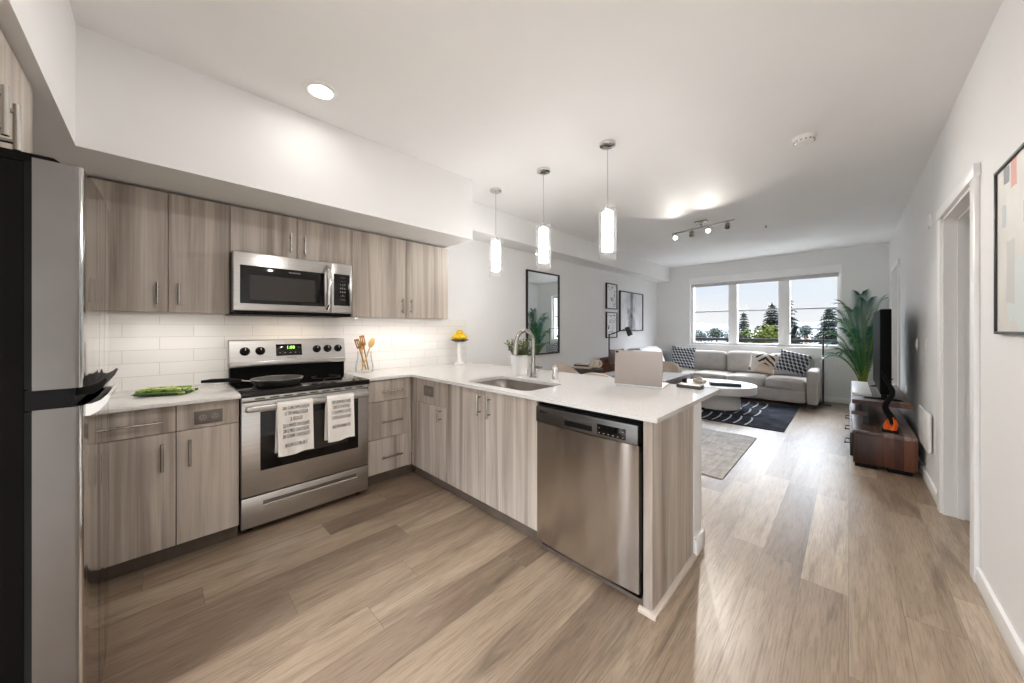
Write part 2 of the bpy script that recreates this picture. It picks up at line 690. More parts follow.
M['sofa'] = fabric('grey_upholstery', rgb(158, 152, 147), rgb(186, 181, 176))
M['bouc'] = fabric('beige_upholstery', rgb(172, 158, 144), rgb(194, 182, 169), 150)
M['taupe'] = fabric('taupe_cushion_fabric', rgb(104, 92, 88), rgb(126, 113, 108))
M['greypil'] = fabric('blue_grey_cushion_fabric', rgb(118, 122, 128), rgb(146, 150, 156))
M['whitefab'] = fabric('white_throw_fabric', rgb(224, 224, 226), rgb(240, 240, 242))
M['towel'] = fabric('cream_tea_towel', rgb(222, 217, 210), rgb(238, 234, 228), 500, .15)
M['ink'] = plain('towel_print', rgb(58, 50, 46), .8)


def coords2(t, sx, sz, ax=('X', 'Z')):
    sp = t.n('SeparateXYZ')
    t.l(t.ocoord(), sp.inputs[0])
    return t.math('MULTIPLY', sp.outputs[ax[0]], sx), t.math('MULTIPLY', sp.outputs[ax[1]], sz)


def pattern_pillow():
    t = MT('lozenge_knit')
    u, v = coords2(t, 18, 18)
    # woven ogee: rows of lens shapes, alternate rows shifted
    row = t.math('FLOOR', v)
    sh = t.math('MULTIPLY', t.math('MODULO', t.math('ABSOLUTE', row), 2.0), .5)
    fu = t.math('SUBTRACT', t.math('FRACT', t.math('ADD', u, sh)), .5)
    fv = t.math('SUBTRACT', t.math('FRACT', v), .5)
    d = t.math('ADD', t.math('MULTIPLY', t.math('ABSOLUTE', t.math('ADD', fu, t.math('MULTIPLY', fv, .5))), 1.9), t.math('MULTIPLY', t.math('POWER', t.math('ABSOLUTE', fv), 2.0), 3.4))
    k = t.math('LESS_THAN', d, .80)
    n1 = t.noise(t.ocoord(), 300, 2)
    dark = t.ramp(n1, [(.3, rgb(40, 44, 54)), (.7, rgb(66, 70, 80))])
    t.l(t.mix(k, rgb(182, 185, 189), dark), t.b.inputs['Base Color'])
    t.set(rough=.9, spec=.2)
    t.bump(t.math('ADD', k, n1), .3, .003)
    return t.m


def zebra_pillow():
    t = MT('striped_panel_fabric')
    u, v = coords2(t, 1, 1)
    w = t.math('ADD', t.math('MULTIPLY', t.math('ABSOLUTE', t.math('SUBTRACT', u, .04)), 55.0), t.math('MULTIPLY', v, 62.0))
    n = t.noise(t.ocoord(), 7, 2)
    s = t.math('SINE', t.math('ADD', w, t.math('MULTIPLY', n, 5.0)))
    st = t.math('GREATER_THAN', s, .30)
    top = t.math('GREATER_THAN', t.math('ADD', v, t.math('MULTIPLY', u, .35)), -.02)
    side = t.math('GREATER_THAN', u, -.10)
    mask = t.math('MULTIPLY', t.math('MULTIPLY', st, top), side)
    base = t.mix(t.math('GREATER_THAN', t.math('ADD', u, t.math('MULTIPLY', v, -.6)), .0), rgb(214, 208, 202), rgb(206, 188, 168))
    blot = t.math('GREATER_THAN', t.noise(t.ocoord(), 11, 1), .64)
    c = t.mix(t.math('MULTIPLY', blot, t.math('SUBTRACT', 1.0, side)), base, rgb(86, 84, 86))
    t.l(t.mix(mask, c, rgb(52, 46, 44)), t.b.inputs['Base Color'])
    t.set(rough=.9, spec=.2)
    return t.m


M['loz'] = pattern_pillow()
M['zebra'] = zebra_pillow()


def rug_dark():
    t = MT('navy_rug_pile')
    g = t.n('NewGeometry')
    sp = t.n('SeparateXYZ')
    t.l(g.outputs['Position'], sp.inputs[0])
    x, y = sp.outputs[0], sp.outputs[1]
    n = t.noise(g.outputs['Position'], 5, 5, .6)
    base = t.ramp(n, [(.35, rgb(30, 33, 42)), (.65, rgb(62, 66, 78))])
    # curved broken light strokes in rows
    cx = t.math('ADD', x, t.math('MULTIPLY', t.math('POWER', t.math('ABSOLUTE', t.math('SUBTRACT', t.math('FRACT', t.math('DIVIDE', t.math('SUBTRACT', y, 5.24), .62)), .45)), 2.0), .14))
    fx = t.math('ABSOLUTE', t.math('SUBTRACT', t.math('FRACT', t.math('DIVIDE', cx, .125)), .5))
    fy = t.math('ABSOLUTE', t.math('SUBTRACT', t.math('FRACT', t.math('DIVIDE', t.math('SUBTRACT', y, 5.24), .62)), .45))
    stroke = t.math('MULTIPLY', t.math('LESS_THAN', fx, .085), t.math('LESS_THAN', fy, .40))
    stroke = t.math('MULTIPLY', stroke, t.math('LESS_THAN', x, -.86))
    fine = t.noise(g.outputs['Position'], 120, 2)
    stroke = t.math('MULTIPLY', stroke, t.math('GREATER_THAN', fine, .34))
    t.l(t.mix(stroke, base, rgb(196, 196, 198)), t.b.inputs['Base Color'])
    t.set(rough=.95, spec=.1)
    t.bump(fine, .6, .004)
    return t.m


def rug_grey():
    t = MT('grey_rug_weave')
    g = t.n('NewGeometry')
    n = t.noise(g.outputs['Position'], 7, 6, .7)
    a = t.noise(t.mapping(g.outputs['Position'], (40, 4, 1)), 1.0, 3)
    b = t.noise(t.mapping(g.outputs['Position'], (4, 40, 1)), 1.0, 3)
    v = t.math('ADD', t.math('MULTIPLY', n, .4), t.math('ADD', t.math('MULTIPLY', a, .3), t.math('MULTIPLY', b, .3)))
    t.l(t.ramp(v, [(.36, rgb(148, 145, 143)), (.5, rgb(186, 183, 181)), (.64, rgb(212, 209, 207))]), t.b.inputs['Base Color'])
    t.set(rough=.95, spec=.1)
    t.bump(t.noise(g.outputs['Position'], 150, 2), .5, .003)
    return t.m


M['rugd'] = rug_dark()
M['rugg'] = rug_grey()


def walnut(name, axis, c):
    t = MT(name)
    sc = {'x': (1.5, 16, 16), 'y': (16, 1.5, 16), 'z': (16, 16, 1.5)}[axis]
    a = t.noise(t.mapping(t.ocoord(), sc), 1.0, 6, .65, .8)
    sp = t.n('SeparateXYZ')
    t.l(t.ocoord(), sp.inputs[0])
    wn = t.n('TexWhiteNoise', noise_dimensions='1D')
    t.l(t.math('FLOOR', t.math('MULTIPLY', sp.outputs[0], 17.0)), wn.inputs['W'])
    v = t.math('ADD', t.math('MULTIPLY', a, .65), t.math('MULTIPLY', wn.outputs[0], .35))
    t.l(t.ramp(v, [(.25, c[0]), (.5, c[1]), (.75, c[2])]), t.b.inputs['Base Color'])
    t.set(rough=.45)
    t.bump(a, .25, .003)
    return t.m


M['walz'] = walnut('reclaimed_wood_end', 'z', (rgb(40, 20, 13), rgb(84, 44, 28), rgb(122, 74, 50)))
M['waly'] = walnut('reclaimed_wood_sky_glare', 'y', (rgb(58, 43, 36), rgb(108, 88, 78), rgb(168, 152, 142)))  # boards paler than the ends, with sky glare put into the colour
M['leaf'] = plain('palm_leaf', rgb(38, 96, 66), .45, var=.5, scale=5, spec=.2)
M['leaf2'] = plain('palm_leaf_blue', rgb(42, 88, 82), .45, var=.5, scale=5, spec=.2)
M['stem'] = plain('palm_stem', rgb(120, 140, 50), .5, var=.2)
M['herb'] = plain('herb_leaf', rgb(70, 82, 50), .6, var=.5, scale=20)
M['lemon'] = plain('lemon_skin', rgb(238, 196, 24), .45, var=.12, scale=12, bump=.2, bscale=250)
M['bowl'] = plain('dark_wood_bowl', rgb(62, 42, 34), .45, var=.2)
M['spoon'] = plain('utensil_wood', rgb(176, 128, 72), .55, var=.15, scale=12)
M['spoon2'] = plain('utensil_light_wood', rgb(212, 176, 116), .55, var=.1, scale=12)
M['rose'] = plain('beige_laptop_shell', rgb(162, 152, 146), .42, .0, var=.015)
M['keys'] = plain('laptop_keyboard', rgb(228, 228, 230), .4, var=.01)
M['charc'] = plain('charcoal_cover', rgb(74, 70, 70), .45, var=.08)
M['bookd'] = plain('dark_book_cover', rgb(60, 66, 74), .4, var=.1)
M['page'] = plain('paper_pages', rgb(214, 208, 198), .8, var=.05)
M['plaster'] = plain('matte_white_plaster', rgb(236, 234, 231), .55, var=.02, bump=.15, bscale=60)
M['shell'] = plain('pale_stone', rgb(220, 206, 188), .5, var=.1, scale=14)
M['leather'] = plain('brown_leather', rgb(96, 52, 34), .5, var=.15)
M['orange'] = plain('orange_plastic', rgb(232, 100, 20), .4, var=.1)
M['tabletop'] = walnut('grey_table_wood', 'x', (rgb(96, 98, 104), rgb(128, 131, 137), rgb(158, 160, 166)))
M['wicker'] = plain('dark_wicker', rgb(70, 62, 58), .7, var=.5, scale=60)
M['mat_art'] = plain('art_paper', rgb(222, 222, 222), .7, var=.02)
M['marking'] = plain('burner_marking', rgb(70, 68, 68), .3)
M['rubber'] = plain('rubber_foot', (.012, .012, .012, 1), .8, spec=.05)


def green_cloth():
    t = MT('green_patterned_cotton')
    n = t.noise(t.ocoord(), 16, 3, .6, .6)
    t.l(t.ramp(n, [(.36, rgb(62, 92, 48)), (.44, rgb(196, 206, 150)), (.5, rgb(150, 166, 84)), (.6, rgb(84, 118, 58)), (.7, rgb(206, 210, 168))], 'CONSTANT'), t.b.inputs['Base Color'])
    t.set(rough=.9, spec=.2)
    return t.m


M['greencloth'] = green_cloth()
M['greenedge'] = plain('green_binding', rgb(64, 96, 56), .9)

# ------------------------------------------------------------------ room dimensions
XL, XR, YB, ZC = -3.16, .457, 8.0, 2.605
YBK, XBK = -.95, -1.42       # wall behind the fridge, where it ends
YO = -2.8                    # open end of the room behind the camera
XS, ZSL = -2.87, 2.30      # living soffit
XK, Y0, Y1, ZK = -2.466, -.262, 2.007, 2.063   # kitchen soffit

structure('floor', MB().box(XL - .1, 2.2, YO, YB + .15, -.12, 0), M['floor'])
structure('ceiling', MB().box(XL - .1, 2.2, YO, YB + .15, ZC, ZC + .12), M['ceil'])
structure('wall_left', MB().box(XL - .12, XL, YBK, YB + .15, 0, ZC), M['wall'])
structure('wall_fridge', MB().box(XL - .12, XBK, YBK - .12, YBK, 0, ZC), M['wall'])
# the long side of the entry behind the camera
structure('wall_entry', MB().box(XBK - .12, XBK, YO, YBK - .12, 0, ZC), M['wall'])
# right wall with two door openings
D1a, D1b, DH = 2.875, 3.69, 1.99
D2a, D2b, DH2 = 6.50, 7.32, 2.05
m = MB()
m.box(XR, XR + .12, YO, D1a, 0, ZC)
m.box(XR, XR + .12, D1a, D1b, DH, ZC)
m.box(XR, XR + .12, D1b, D2a, 0, ZC)
m.box(XR, XR + .12, D2a, D2b, DH2, ZC)
m.box(XR, XR + .12, D2b, YB + .15, 0, ZC)
structure('wall_right', m, M['wall'])
# window wall
WX0, WX1, WZ0, WZ1 = -2.45, -.09, .92, 2.33
m = MB()
m.box(XL, WX0, YB, YB + .15, 0, ZC)
m.box(WX1, XR, YB, YB + .15, 0, ZC)
m.box(WX0, WX1, YB, YB + .15, 0, WZ0)
m.box(WX0, WX1, YB, YB + .15, WZ1, ZC)
structure('wall_window', m, M['wall'])
# soffits
structure('wall_soffit_kitchen', MB().box(XL, XK, YBK, Y1, ZK, ZC).box(XK, XBK + .3, YBK, Y0, ZK, ZC), M['wall'])
structure('wall_soffit_living', MB().box(XL, XS, Y1, YB, ZSL, ZC), M['wall'])
# side room behind door_1
structure('wall_bedroom', MB().box(2.1, 2.2, 1.5, 5.0, 0, ZC).box(XR + .12, 2.1, 4.9, 5.0, 0, ZC).box(XR + .12, 2.1, 1.5, 1.6, 0, ZC), M['wall'])

# baseboards
def bboard(name, boxes):
    mb = MB()
    for b in boxes:
        mb.box(*b, bev=.003)
    structure(name, mb, M['trim'])


BH = .085
bboard('baseboard_right', [(XR - .014, XR + .001, YO, D1a - .085, 0, BH), (XR - .014, XR + .001, D1b + .085, D2a - .08, 0, BH), (XR - .014, XR + .001, D2b + .08, YB, 0, BH)])
bboard('baseboard_window', [(XL, XR, YB - .014, YB + .001, 0, BH)])
bboard('baseboard_left', [(XL - .001, XL + .014, 2.36, YB, 0, BH)])


# doors on the right wall
def casing(name, ya, yb, h):
    mb = MB()
    w = .085
    for (a, b) in ((ya - w, ya), (yb, yb + w)):
        mb.box(XR - .018, XR, a, b, 0, h, .003)
    mb.box(XR - .022, XR, ya - w - .008, yb + w + .008, h, h + .066, .003)
    # jambs lining the opening
    mb.box(XR - .004, XR + .124, ya - .001, ya + .018, 0, h)
    mb.box(XR - .004, XR + .124, yb - .018, yb + .001, 0, h)
    mb.box(XR - .004, XR + .124, ya, yb, h - .018, h + .001)
    # stops
    mb.box(XR + .055, XR + .085, yb - .031, yb - .017, 0, h - .018)
    mb.box(XR + .055, XR + .085, ya + .017, ya + .031, 0, h - .018)
    mb.box(XR + .055, XR + .085, ya, yb, h - .031, h - .017)
    return structure(name, mb, M['trim'])


casing('trim_1', D1a, D1b, DH)
casing('trim_2', D2a, D2b, DH2)
d = structure('door_1', MB().box(XR + .118, XR + .90, D1b - .062, D1b - .022, .008, DH - .03, .003), M['trim'])
mb = MB()
mb.cyl((XR + .20, D1b - .062, .95), (XR + .20, D1b - .07, .95), .03, n=20)
mb.cyl((XR + .20, D1b - .07, .95), (XR + .20, D1b - .10, .95), .011)
mb.ball((XR + .20, D1b - .115, .95), .027, (1, .8, 1))
obj('door_knob', mb, M['nickel'], d)
structure('door_2', MB().box(XR + .086, XR + .122, D2a + .02, D2b - .02, .006, DH2 - .02, .003), M['trim'])

# ------------------------------------------------------------------ window
fr = MB()
Yf = YB + .05
mull = [(-1.735, -1.585), (-.934, -.765)]
GZ0, GZ1 = .965, 2.29
# outer frame
fr.box(WX0, -2.39, Yf - .0, Yf + .09, WZ0, WZ1, .004)
fr.box(-.14, WX1, Yf, Yf + .09, WZ0, WZ1, .004)
fr.box(WX0, WX1, Yf + .001, Yf + .089, WZ0, GZ0, .004)
fr.box(WX0, WX1, Yf + .001, Yf + .089, GZ1, WZ1, .004)
win = structure('window_1', fr, M['trim'])
for a, b in mull:
    obj('window_mullion', MB().box(a, b, Yf - .035, Yf + .085, GZ0 - .01, GZ1 + .01, .006), M['trim'], win)
panes = [(-2.39, -1.735), (-1.585, -.934), (-.765, -.14)]
for a, b in panes:
    obj('window_rail', MB().box(a, b, Yf + .03, Yf + .05, 1.595, 1.622, .003), plain('grey_rail_paint', (.42, .43, .44, 1), .4), win)
    obj('window_pane', MB().box(a, b, Yf + .055, Yf + .061, GZ0, GZ1), M['glass'], win)
obj('window_sill', MB().box(WX0 - .03, WX1 + .03, YB - .03, YB + .06, WZ0 - .025, WZ0, .005), M['trim'], win)
bl = thing('roller_blind', (-1.27, YB, 2.14), 'white roller blind rolled up across the top of the three-part window', 'blind')
obj('cassette', MB().box(WX0 + .002, WX1 - .002, YB - .06, YB + .045, 2.20, 2.328, .006), M['trim'], bl)
obj('blind_fabric', MB().box(WX0 + .03, WX1 - .03, YB - .01, YB - .004, 2.135, 2.21).cyl((WX0 + .03, YB - .007, 2.138), (WX1 - .03, YB - .007, 2.138), .010), plain('blind_cloth', rgb(196, 194, 194), .8), bl)

# ------------------------------------------------------------------ outside
def away(px, t):
    """a point out of doors at view depth t in the direction of photo column px (used once to survey the view)"""
    u = (px - 512) / 344.449
    return Vector((t * (-.699 + u * .715), t * (.715 + u * .699)))


M['conifer'] = plain('conifer_needles', rgb(16, 24, 18), .8, var=.5, scale=1.2, spec=.04)
M['conifer2'] = plain('grey_green_needles', rgb(26, 35, 32), .8, var=.4, scale=1.2, spec=.04)
M['bark'] = plain('tree_bark', rgb(72, 62, 54), .9, var=.3)
M['bushleaf'] = plain('bush_leaves', rgb(38, 43, 12), .8, var=.55, scale=1.0, spec=.04)
M['hazeleaf'] = plain('far_tree_leaves', rgb(28, 32, 26), .9, var=.3, scale=.8, spec=.04)


def conifer(name, px, dep, ytop, halfw, lab, mat, seed, grp='conifers beyond the window'):
    rnd = random.Random(seed)
    p = away(px, dep)
    ztop = 1.245 + (329 - ytop) * dep / 344.4
    zb = -8.0
    H = ztop - zb
    W = halfw * dep / 344.4
    t = thing(name, (p.x, p.y, zb), lab, 'tree', grp)
    obj('trunk', MB().cyl((p.x, p.y, zb), (p.x, p.y, ztop - .1), .22, .02, 8), M['bark'], t)
    mb = MB()
    bm = mb.bm
    n = 0
    zvis = -1.5
    z = zvis
    while z < ztop - .15:
        f = (ztop - z) / (ztop - zvis)
        R = W * (f ** .75) * rnd.uniform(.75, 1.15) + .12
        k = rnd.randint(8, 10)
        a0 = rnd.random() * 6.28
        for i in range(k):
            a = a0 + i * 2 * PI / k + rnd.uniform(-.3, .3)
            L = R * rnd.uniform(.55, 1.1)
            dr = Vector((math.cos(a), math.sin(a), 0))
            side = Vector((-dr.y, dr.x, 0))
            droop = rnd.uniform(.1, .3) * L
            m_ = 7
            base = Vector((p.x, p.y, z))
            for j in range(m_):
                s0 = (j + .5) / m_
                c = base + dr * L * s0 + Vector((0, 0, -droop * s0 * s0 + .12 * L * math.sin(s0 * 3)))
                w = L * .30 * (1.15 - s0) + .10
                for q in (-1, 1):
                    for rr_ in range(2):
                        tip = c + side * q * w * rnd.uniform(.7, 1.3) + dr * w * .8 + Vector((0, 0, -rnd.uniform(.05, .45) * w))
                        b1 = c - dr * L * .07
                        b2 = c + dr * L * .06 + Vector((0, 0, .08 * w))
                        bm.faces.new([bm.verts.new(v) for v in (b1, b2, tip)])
                tip = c + Vector((0, 0, w * rnd.uniform(.3, .9))) + dr * w * .4
                bm.faces.new([bm.verts.new(v) for v in (c - dr * L * .08, c + dr * L * .08, tip)])
        z += max(.12, .045 * (ztop - zvis)) * rnd.uniform(.7, 1.2)
    for j in range(10):
        a = rnd.random() * 6.28
        c = Vector((p.x, p.y, ztop - .02 * j))
        bm.faces.new([bm.verts.new(v) for v in (c, c - Vector((0, 0, .25)), c + Vector((math.cos(a) * .18, math.sin(a) * .18, -.3)))])
    obj('foliage', mb, mat, t, smooth=False)
    return t


def bush(name, px, dep, ytop, halfw, lab, mat, seed, grp, dens=900, zb=-8):
    rnd = random.Random(seed)
    p = away(px, dep)
    zt = 1.245 + (329 - ytop) * dep / 344.4
    W = halfw * dep / 344.4
    t = thing(name, (p.x, p.y, zb), lab, 'tree', grp)
    obj('trunk', MB().cyl((p.x, p.y, zb), (p.x, p.y, zt - W * .7), .2, .1, 8), M['bark'], t)
    mb = MB()
    bm = mb.bm
    lobes = [(Vector((rnd.uniform(-.6, .6) * W, rnd.uniform(-.5, .5) * W, -rnd.uniform(.45, 1.3) * W)), W * rnd.uniform(.4, .6)) for _ in range(9)] + [(Vector((0, 0, -.55 * W)), .55 * W)]
    s = W * .085
    for _ in range(dens):
        c0, r = rnd.choice(lobes)
        d = Vector((rnd.gauss(0, 1), rnd.gauss(0, 1), rnd.gauss(0, 1))).normalized()
        c = Vector((p.x, p.y, zt)) + c0 + d * r * rnd.uniform(.8, 1.02)
        a = Vector((rnd.gauss(0, 1), rnd.gauss(0, 1), rnd.gauss(0, 1))).normalized()
        b = a.cross(d)
        if b.length < .1:
            continue
        b.normalize()
        a = (d * .5 + b.cross(d)).normalized()
        bm.faces.new([bm.verts.new(v) for v in (c - a * s, c + b * s * .7, c + a * s, c - b * s * .7)])
    obj('foliage', mb, mat, t, smooth=False)


conifer('conifer_tree', 744, 26, 311.5, 11, 'slim grey-green conifer seen through the left of the middle pane', M['conifer2'], 1)
conifer('conifer_tree', 772, 30, 302, 18, 'tall dark conifer behind the round yellow-green bush', M['conifer'], 2)
conifer('conifer_tree', 787, 24, 297, 17, 'dark open conifer at the left edge of the right pane', M['conifer'], 3)
conifer('conifer_tree', 829, 26, 308, 20, 'broad conifer at the right side of the right pane', M['conifer2'], 4)
bush('round_bush', 764, 20, 325, 17, 'round yellow-green bush seen through the middle pane', M['bushleaf'], 5, 'broadleaf trees beyond the window', 1500)
bush('round_bush', 698, 34, 329.5, 9, 'low hazy green tree at left of the left pane', M['hazeleaf'], 6, 'broadleaf trees beyond the window')
bush('round_bush', 717, 36, 327.5, 9, 'hazy rounded tree right of centre in left pane', M['hazeleaf'], 8, 'broadleaf trees beyond the window')
bush('round_bush', 806, 20.5, 325, 9, 'grey-green shrub between the two conifers in the right pane', M['conifer2'], 9, 'broadleaf trees beyond the window', 900)
bush('round_bush', 733, 40, 331, 9, 'pale hazy tree behind the mullion of the left pane', M['hazeleaf'], 11, 'broadleaf trees beyond the window')
# white-roofed house
p = away(786, 46)
hs = thing('house', (p.x, p.y, -8), 'low house with a white gabled roof beyond right pane', 'building')
ax = Vector((.94, .34, 0))
mb = MB()
mb.prism([(-3.2, -1.9), (0, .95), (3.2, -1.9)], 'y', -6, 6)
bmesh.ops.transform(mb.bm, matrix=Matrix.Translation((p.x + .6, p.y + 2, .22)) @ Matrix.Rotation(.9, 4, 'Z'), verts=mb.bm.verts)
obj('roof', mb, plain('white_roof', rgb(84, 83, 82), .6), hs)
mb = MB().box(-2.9, 2.9, -5.8, 5.8, -8.2, -1.6)
bmesh.ops.transform(mb.bm, matrix=Matrix.Translation((p.x + .6, p.y + 2, .22)) @ Matrix.Rotation(.9, 4, 'Z'), verts=mb.bm.verts)
obj('house_wall', mb, plain('house_siding', rgb(60, 60, 60), .7), hs)
# ground and hills
gm = MB()
for i in range(24):
    for j in range(12):
        x0, y0 = -240 + i * 20, 9 + j * 25
        gm.quad((x0, y0, -8), (x0 + 20, y0, -8), (x0 + 20, y0 + 25, -8), (x0, y0 + 25, -8))
bmesh.ops.remove_doubles(gm.bm, verts=gm.bm.verts, dist=.01)
structure('ground', gm, plain('outdoor_ground', rgb(20, 22, 17), .95, var=.4, scale=.1))
hm = MB()
prev = None
for i in range(61):
    a = PI / 2 + .9 - i * .03
    R_ = 300
    h = 2.2 + 1.8 * math.sin(i * .7) + 1.2 * math.sin(i * 1.9 + 1) + 3
    pt = [Vector((R_ * math.cos(a), R_ * math.sin(a), -9)), Vector((R_ * 1.1 * math.cos(a), R_ * 1.1 * math.sin(a), h)), Vector((R_ * 1.4 * math.cos(a), R_ * 1.4 * math.sin(a), -9))]
    if prev:
        hm.quad(prev[0], pt[0], pt[1], prev[1])
        hm.quad(prev[1], pt[1], pt[2], prev[2])
    prev = pt
bmesh.ops.remove_doubles(hm.bm, verts=hm.bm.verts, dist=.01)
structure('hills', hm, plain('hazy_hills', rgb(36, 42, 48), .95, var=.08, scale=.02))
# balcony railing outside
rl = thing('balcony_railing', (-1.2, 9.3, 0), 'dark metal balcony railing outside the three-part window', 'railing')
obj('top_rail', MB().box(-4.6, 1.6, 9.26, 9.34, .97, 1.035, .01), plain('dark_rail_paint', rgb(16, 14, 14), .7, spec=.05), rl)
obj('bottom_rail', MB().box(-4.6, 1.6, 9.28, 9.32, .10, .14, .005), plain('dark_rail_paint', rgb(16, 14, 14), .7, spec=.05), rl)
for k in range(8):
    x = -4.3 + k * .79
    obj('post', MB().box(x - .035, x + .035, 9.265, 9.335, 0, .98, .004), M['blackmetal'], rl)
structure('balcony_floor', MB().box(-4.7, 1.7, YB + .15, 9.45, -.2, 0), plain('balcony_deck', rgb(170, 168, 164), .7))

# ------------------------------------------------------------------ cabinets
def pull(parent, a, b, nrm, r=.0066, off=.032, mat=None):
    """bar pull from a to b, standing off along nrm"""
    a, b, nrm = Vector(a), Vector(b), Vector(nrm)
    d = (b - a)
    mb = MB()
    mb.cyl(a + nrm * off, b + nrm * off, r, n=12)
    for f in (.16, .84):
        q = a + d * f
        mb.cyl(q, q + nrm * off, r * .85, n=10)
    return obj('handle', mb, mat or M['nickel'], parent)


def panel(name, parent, x0, x1, y0, y1, z0, z1):
    return obj(name, MB().box(x0, x1, y0, y1, z0, z1, .0015, 1), M['wood'], parent)


G = .0018


def outlet_duplex(parent, c, u, nrm, w=.118, h=.073, plate=None, face=None, horizontal=True):
    """outlet plate centred at c; u = along-width unit vector, nrm = outward"""
    c, u, nrm = Vector(c), Vector(u), Vector(nrm)
    up = Vector((0, 0, 1))
    R = Matrix((u, nrm, up)).transposed().to_4x4()
    T = Matrix.Translation(c) @ R
    pl = obj('outlet', MB().box(-w / 2, w / 2, 0, .006, -h / 2, h / 2, .002, 2, mat=T), plate or M['grayplate'], parent)
    for s in (-1, 1):
        o = Vector((s * .025, 0, 0)) if horizontal else Vector((0, 0, s * .021))
        mb = MB()
        mb.cyl(T @ (o + Vector((0, .005, 0))), T @ (o + Vector((0, .0085, 0))), .0165, n=20)
        obj('socket', mb, face or M['outletface'], parent if False else pl)
        mb = MB()
        for q in (-1, 1):
            mb.box(o.x + q * .006 - .001, o.x + q * .006 + .001, .008, .0092, o.z - .001, o.z + .007, mat=T)
        mb.cyl(T @ (o + Vector((0, .008, -.008))), T @ (o + Vector((0, .0092, -.008))), .0022, n=8)
        obj('slots', mb, M['slot'], pl)
    return pl


# upper cabinets on the left wall: (y0, ysplit, y1, z0, handle_z0, label)
XU = -2.87
ZT = 2.052
uppers = [(-.264, .035, .319, 1.345, 1.385, 'tall pair of greige wall cabinets left of the microwave'),
          (.319, .699, 1.087, 1.748, 1.79, 'short greige wall cabinet directly above the microwave'),
          (1.087, 1.561, 2.02, 1.345, 1.385, 'greige wall cabinet right of the microwave above the utensil jar')]
for (a, s, b, z0, hz, lab) in uppers:
    t = thing('wall_cabinet', (XL, (a + b) / 2, z0), lab, 'cabinet', 'wall cabinets over the range run')
    obj('body', MB().box(XL, XU - .022, a + .001, b - .001, z0, ZT - .006), M['wood'], t)
    for (p, q, hy) in ((a, s, s - .045), (s, b, s + .045)):
        dr = panel('door', t, XU - .020, XU, p + G, q - G, z0 - .002, ZT - .004)
        pull(dr, (XU, hy, hz), (XU, hy, hz + .13), (1, 0, 0))
# corner filler behind the fridge line
t = thing('corner_wall_cabinet', (XL, -.6, 1.345), 'greige corner wall cabinet beyond the fridge top', 'cabinet')
obj('body', MB().box(XL, XU - .022, YBK, -.267, 1.345, ZT), M['wood'], t)
obj('filler_panel', MB().box(XU - .020, XU - .004, YBK, -.267, 1.343, ZT - .004), M['wood'], t)

# slim light bars under the tall wall cabinets
for (a, b, lab) in ((-.23, .285, 'slim white light bar under the wall cabinets left of microwave'), (1.14, 1.97, 'slim white light bar under the wall cabinets right of microwave')):
    lt = thing('under_cabinet_light', (XU - .09, (a + b) / 2, 1.335), lab, 'light', 'light bars under the wall cabinets')
    obj('housing', MB().box(XU - .105, XU - .03, a, b, 1.334, 1.343, .002).box(XU - .034, XU - .026, a, b, 1.322, 1.343, .001), M['white'], lt)
    obj('lens', MB().box(XU - .10, XU - .065, a + .01, b - .01, 1.332, 1.3345), M['lens'], lt)
    area('cabinet_lamp', (XU - .083, (a + b) / 2, 1.330), LP['strip'] * (b - a), .03, (1, .93, .86), shape='RECTANGLE', size_y=b - a - .02)

# over-fridge cabinet facing +Y
t = thing('fridge_cabinet', (-1.53, YBK, 1.712), 'greige cabinet above the refrigerator with two bar handles', 'cabinet')
FY = -.298
obj('body', MB().box(-1.96, -1.10, YBK, FY - .022, 1.714, ZK - .006), M['wood'], t)
for (p, q, hx) in ((-1.958, -1.532, -1.574), (-1.528, -1.102, -1.473)):
    dr = panel('door', t, p, q, FY - .020, FY, 1.712, ZK - .010)
    pull(dr, (hx, FY, 1.718), (hx, FY, 1.838), (0, 1, 0), .007, .034)

# base cabinet left of range
ZTOP = .843
XB = -2.55
t = thing('base_cabinet', (XL, .05, 0), 'greige base cabinet between fridge and range with drawer over doors', 'cabinet')
obj('body', MB().box(XL, XB - .022, -.226, .326, .095, ZTOP), M['carc'], t)
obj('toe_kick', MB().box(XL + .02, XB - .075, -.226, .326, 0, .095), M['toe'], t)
obj('side_panel', MB().box(XL + .02, XB - .021, .317, .326, .095, ZTOP), M['wood'], t)
ys, zj = .061, .700
dw = panel('drawer', t, XB - .020, XB, -.224 + G, ys - G, zj + G, ZTOP - .006)
pull(dw, (XB, -.172, .765), (XB, .010, .765), (1, 0, 0))
ff = panel('false_front', t, XB - .020, XB, ys + G, .324, zj + G, ZTOP - .006)
outlet_duplex(ff, (XB, .192, .758), (0, 1, 0), (1, 0, 0))
dr = panel('door', t, XB - .020, XB, -.224 + G, ys - G, .098, zj - G)
pull(dr, (XB, .008, .510), (XB, .008, .652), (1, 0, 0))
dr = panel('door', t, XB - .020, XB, ys + G, .324, .098, zj - G)
pull(dr, (XB, .113, .510), (XB, .113, .652), (1, 0, 0))
t = thing('corner_base_cabinet', (XL, -.6, 0), 'greige corner base cabinet hidden beside the refrigerator', 'cabinet')
obj('body', MB().box(XL + .002, XB - .022, YBK + .002, -.228, .095, ZTOP), M['carc'], t)
obj('filler_panel', MB().box(XB - .020, XB - .002, YBK + .002, -.228, .098, ZTOP - .006), M['wood'], t)
obj('toe_kick', MB().box(XL + .02, XB - .075, YBK + .002, -.23, 0, .095), M['toe'], t)

